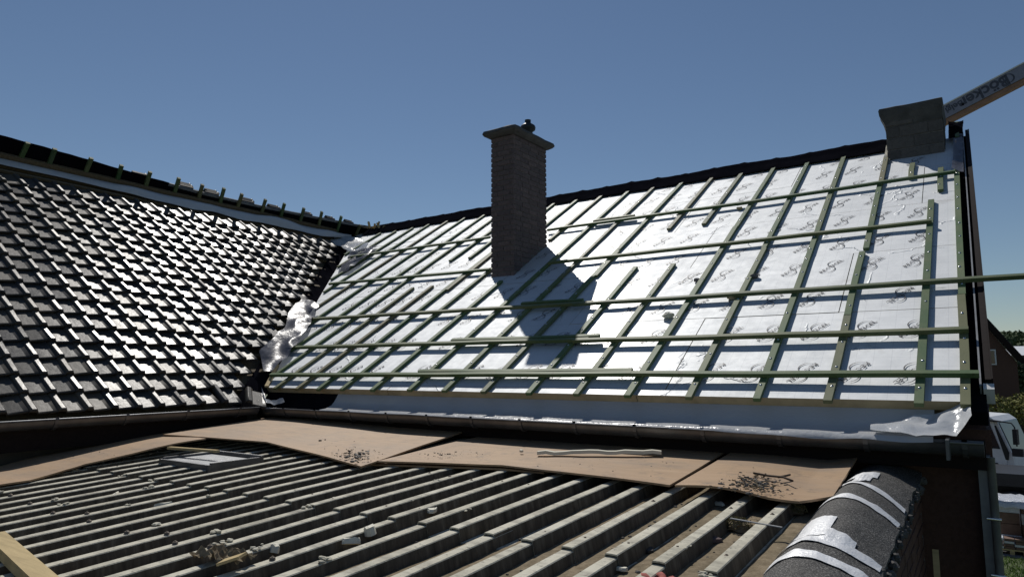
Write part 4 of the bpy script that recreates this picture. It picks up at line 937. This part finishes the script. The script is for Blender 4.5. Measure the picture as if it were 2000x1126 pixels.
wheel(tk, V((fx-1.0, D0+.18, GZ+.48)), .48, .3); wheel(tk, V((fx-1.0, D1-.18, GZ+.48)), .48, .3); wheel(tk, V((fx-5.2, D0+.18, GZ+.48)), .48, .3)
mb = MB(); mb.bx(fx-7.5, fx-2.3, D0, D1, GZ+.85, GZ+1.05); mb.obj('load_bed', M['darksteel'], tk)
tk.rotation_euler = (0, 0, math.radians(-14))
# garden fence of pickets
ft = thing('picket_fence', 'low dark picket fence along the far side of the road', 'fence', V((4, 40.2, GZ)))
pk = MB(); pk.bx(-.05, .05, -.012, .012, 0, .82); pkm = pk.mesh('picket', M['darksteel']); mb = MB(); mb.bx(-6, 14, 40.22, 40.26, GZ+.28, GZ+.34); mb.bx(-6, 14, 40.22, 40.26, GZ+.62, GZ+.68); mb.obj('rail', M['darksteel'], ft)
for k in range(100): put(pkm, 'picket', ft, Matrix.Translation((-6+.2*k, 40.2, GZ+.11*0)))
# hedge: real leaf faces over uneven mounds
def foliage(name, blobs, n, size, mat, parent, seed):
    rr_ = random.Random(seed); mb = MB(); tot = sum(b[1].x*b[1].z for b in blobs)
    for c, r in blobs:
        for k in range(int(n*r.x*r.z/tot)):
            d = V((rr_.gauss(0, 1), rr_.gauss(0, 1), rr_.gauss(0, 1))).normalized(); q = rr_.uniform(.72, 1.06)
            p = c+V((d.x*r.x, d.y*r.y, d.z*r.z))*q; a = V((rr_.gauss(0, 1), rr_.gauss(0, 1), rr_.gauss(0, .7))).normalized(); b = a.cross(d+V((0, 0, .01))).normalized(); s = size*rr_.uniform(.6, 1.4)
            mb.add([p-a*s, p+b*s*.5, p+a*s, p-b*s*.5], [(0, 1, 2, 3)])
    return mb.obj(name, mat, parent)
rr_ = random.Random(11); hd = thing('hedge', 'tall rounded green and ochre hedge in front of the brick neighbour house', 'hedge', V((4, 42.5, GZ)))
bl_ = [(V((-5+1.05*k+rr_.uniform(-.3, .3), 42.5+rr_.uniform(-.5, .5), GZ+rr_.uniform(1.0, 1.5))), V((rr_.uniform(.8, 1.2), .9, rr_.uniform(1.0, 1.35)))) for k in range(18)]
foliage('foliage', bl_, 26000, .085, M['leaf'], hd, 4)
mb = MB()
for k in range(18): mb.tube([V((-5+1.05*k, 42.5, GZ)), V((-5+1.05*k, 42.5, GZ+1.3))], .06, 6)
mb.obj('stems', M['bark'], hd)
# neighbour house with gable end
nh = thing('neighbour_house', 'dark brick neighbour house with a steep gable and small white window', 'house', V((-1, 50, GZ)))
pe, pt = gp(1999, 701, 56), gp(1926, 622, 56); sl_ = (pt.z-pe.z)/(pt.x-pe.x); xm = pe.x-5.2; zr = pe.z+(xm-pe.x)*sl_
gpts = [V((xm-4.9, 56, GZ)), V((pe.x-.35, 56, GZ)), V((pe.x-.35, 56, pe.z-.2)), V((xm, 56, zr-.35)), V((xm-4.9, 56, pe.z-.2))]
mb = MB(); bk = [p+V((0, 10, 0)) for p in gpts]; mb.add(gpts+bk, [(0, 1, 2, 3, 4), (9, 8, 7, 6, 5)]+[(i, 5+i, 5+(i+1) % 5, (i+1) % 5) for i in range(5)]); nw = mb.obj('wall', M['brick2'], nh)
mb = MB()
for sgn, xe in ((1, pe.x), (-1, 2*xm-pe.x)):
    a, b = V((xm, 55.7, zr)), V((xe, 55.7, pe.z)); d = (b-a).normalized(); nn_ = V((-d.z, 0, d.x))*sgn
    mb.box((a+b)/2+V((0, 5.2, 0)), d*((b-a).length/2), Y*5.2, nn_*.07)
nr_ = mb.obj('roof', M['roofdark'], nh)
mb = MB()
for sgn, xe in ((1, pe.x), (-1, 2*xm-pe.x)):
    a, b = V((xm, 55.66, zr-.24)), V((xe, 55.66, pe.z-.24)); d = (b-a).normalized(); mb.box((a+b)/2, d*((b-a).length/2), Y*.035, V((-d.z, 0, d.x))*.15)
mb.obj('barge_board', M['brownboard'], nr_)
a, b = gp(1931, 682, 55.95), gp(1947, 712, 55.95)
wn = MB(); wn.bx(a.x, b.x, 55.93, 56.02, b.z, a.z); wo = wn.obj('window', M['white'], nh); wn = MB(); wn.bx(a.x+.08, b.x-.08, 55.90, 55.94, b.z+.08, a.z-.08); wn.obj('pane', M['glass'], wo)
# far things: white roofed shed, trees, wooded hill
fs_ = thing('pale_roof_shed', 'long pale roof of a building below the wooded hill', 'building', V((10, 120, GZ)))
mb = MB(); a = gp(1975, 678, 120); b = gp(2120, 692, 120); mb.bx(a.x, b.x+20, 120, 140, GZ, b.z); mb.obj('wall', M['render'], fs_); mb = MB(); mb.add([V((a.x-.5, 119, b.z)), V((b.x+21, 119, b.z)), V((b.x+21, 130, a.z+.4)), V((a.x-.5, 130, a.z+.4)), V((b.x+21, 141, b.z)), V((a.x-.5, 141, b.z))], [(0, 1, 2, 3), (3, 2, 4, 5)]); mb.obj('roof', M['white'], fs_)
for i, (px, py, d, r) in enumerate([(1996, 712, 70, 1.7), (1978, 724, 66, 1.5), (2030, 716, 72, 2.4), (2075, 700, 80, 2.8)]):
    p = gp(px, py, d); t = thing('far_tree', ['dark round tree just right of the neighbour house eave', 'low dark tree beside the neighbour house wall', 'tree beyond the right edge of the picture, nearer one', 'tree beyond the right edge of the picture, farther one'][i], 'tree', V((p.x, d, GZ)), 'trees behind the neighbour house')
    mb = MB(); mb.tube([V((p.x, d, GZ)), V((p.x+.1, d, GZ+(p.z-GZ)*.6)), V((p.x, d, p.z))], [.22, .16, .08], 8); mb.obj('trunk', M['bark'], t)
    rr_ = random.Random(i); foliage('crown', [(V((p.x+rr_.gauss(0, r*.35), d+rr_.gauss(0, r*.35), p.z-r+rr_.gauss(0, r*.3)+r*.3)), V((r*.6, r*.6, r*.5))) for _ in range(7)], 3500, .16, M['wood'], t, i)
mb = MB(); P = []
def hillz(x, y): return GZ+max(0, (y-180)/170)**1.2*12.5*(.55+.45*nz((x*.006, y*.006, 1)))*(1/(1+math.exp(-(x+40)/70)))*1.6 if y > 180 else GZ-.5
for i in range(41):
    x = -420+i*25; P.append([V((x, 170+j*14, hillz(x, 170+j*14))) for j in range(26)])
mb.grid(P); o = mb.obj('hill', M['hillg']); o['kind'] = 'structure'
rr_ = random.Random(21); mb = MB()
for k in range(2600):
    x = rr_.uniform(-60, 330); y = rr_.uniform(230, 500); z = hillz(x, y); r = rr_.uniform(2.2, 4.2)
    for q in range(22):
        d = V((rr_.gauss(0, 1), rr_.gauss(0, 1), abs(rr_.gauss(0, 1)))).normalized(); p = V((x, y, z+2))+d*r; a = V((rr_.gauss(0, 1), rr_.gauss(0, 1), rr_.gauss(0, 1))).normalized(); b = a.cross(d).normalized(); mb.add([p-a*1.1, p+b*.9, p+a*1.1, p-b*.9], [(0, 1, 2, 3)])
o = mb.obj('woodland', M['wood']); o['kind'] = 'stuff'; tag(o, 'distant woodland covering the hill', 'woodland')
# grass blades in the strip of lawn beside the house
rr_ = random.Random(8); mb = MB()
for k in range(26000):
    x = rr_.uniform(-.2, 4.5); y = rr_.uniform(9.5, 17.3); h = rr_.uniform(.04, .10); a = rr_.uniform(0, 6.28); s = V((math.cos(a), math.sin(a), 0))*.008; p = V((x, y, GZ)); mb.add([p-s, p+s, p+V((rr_.gauss(0, .03), rr_.gauss(0, .03), h))], [(0, 1, 2)])
o = mb.obj('grass', M['blade']); o['kind'] = 'stuff'; tag(o, 'short sunlit grass beside the house', 'grass')

# ------------------------------------------------------------------ lift everything so that the ground is at zero
for o in list(bpy.data.objects):
    if o.parent is None and o.type in ('MESH', 'EMPTY'): o.location.z += H
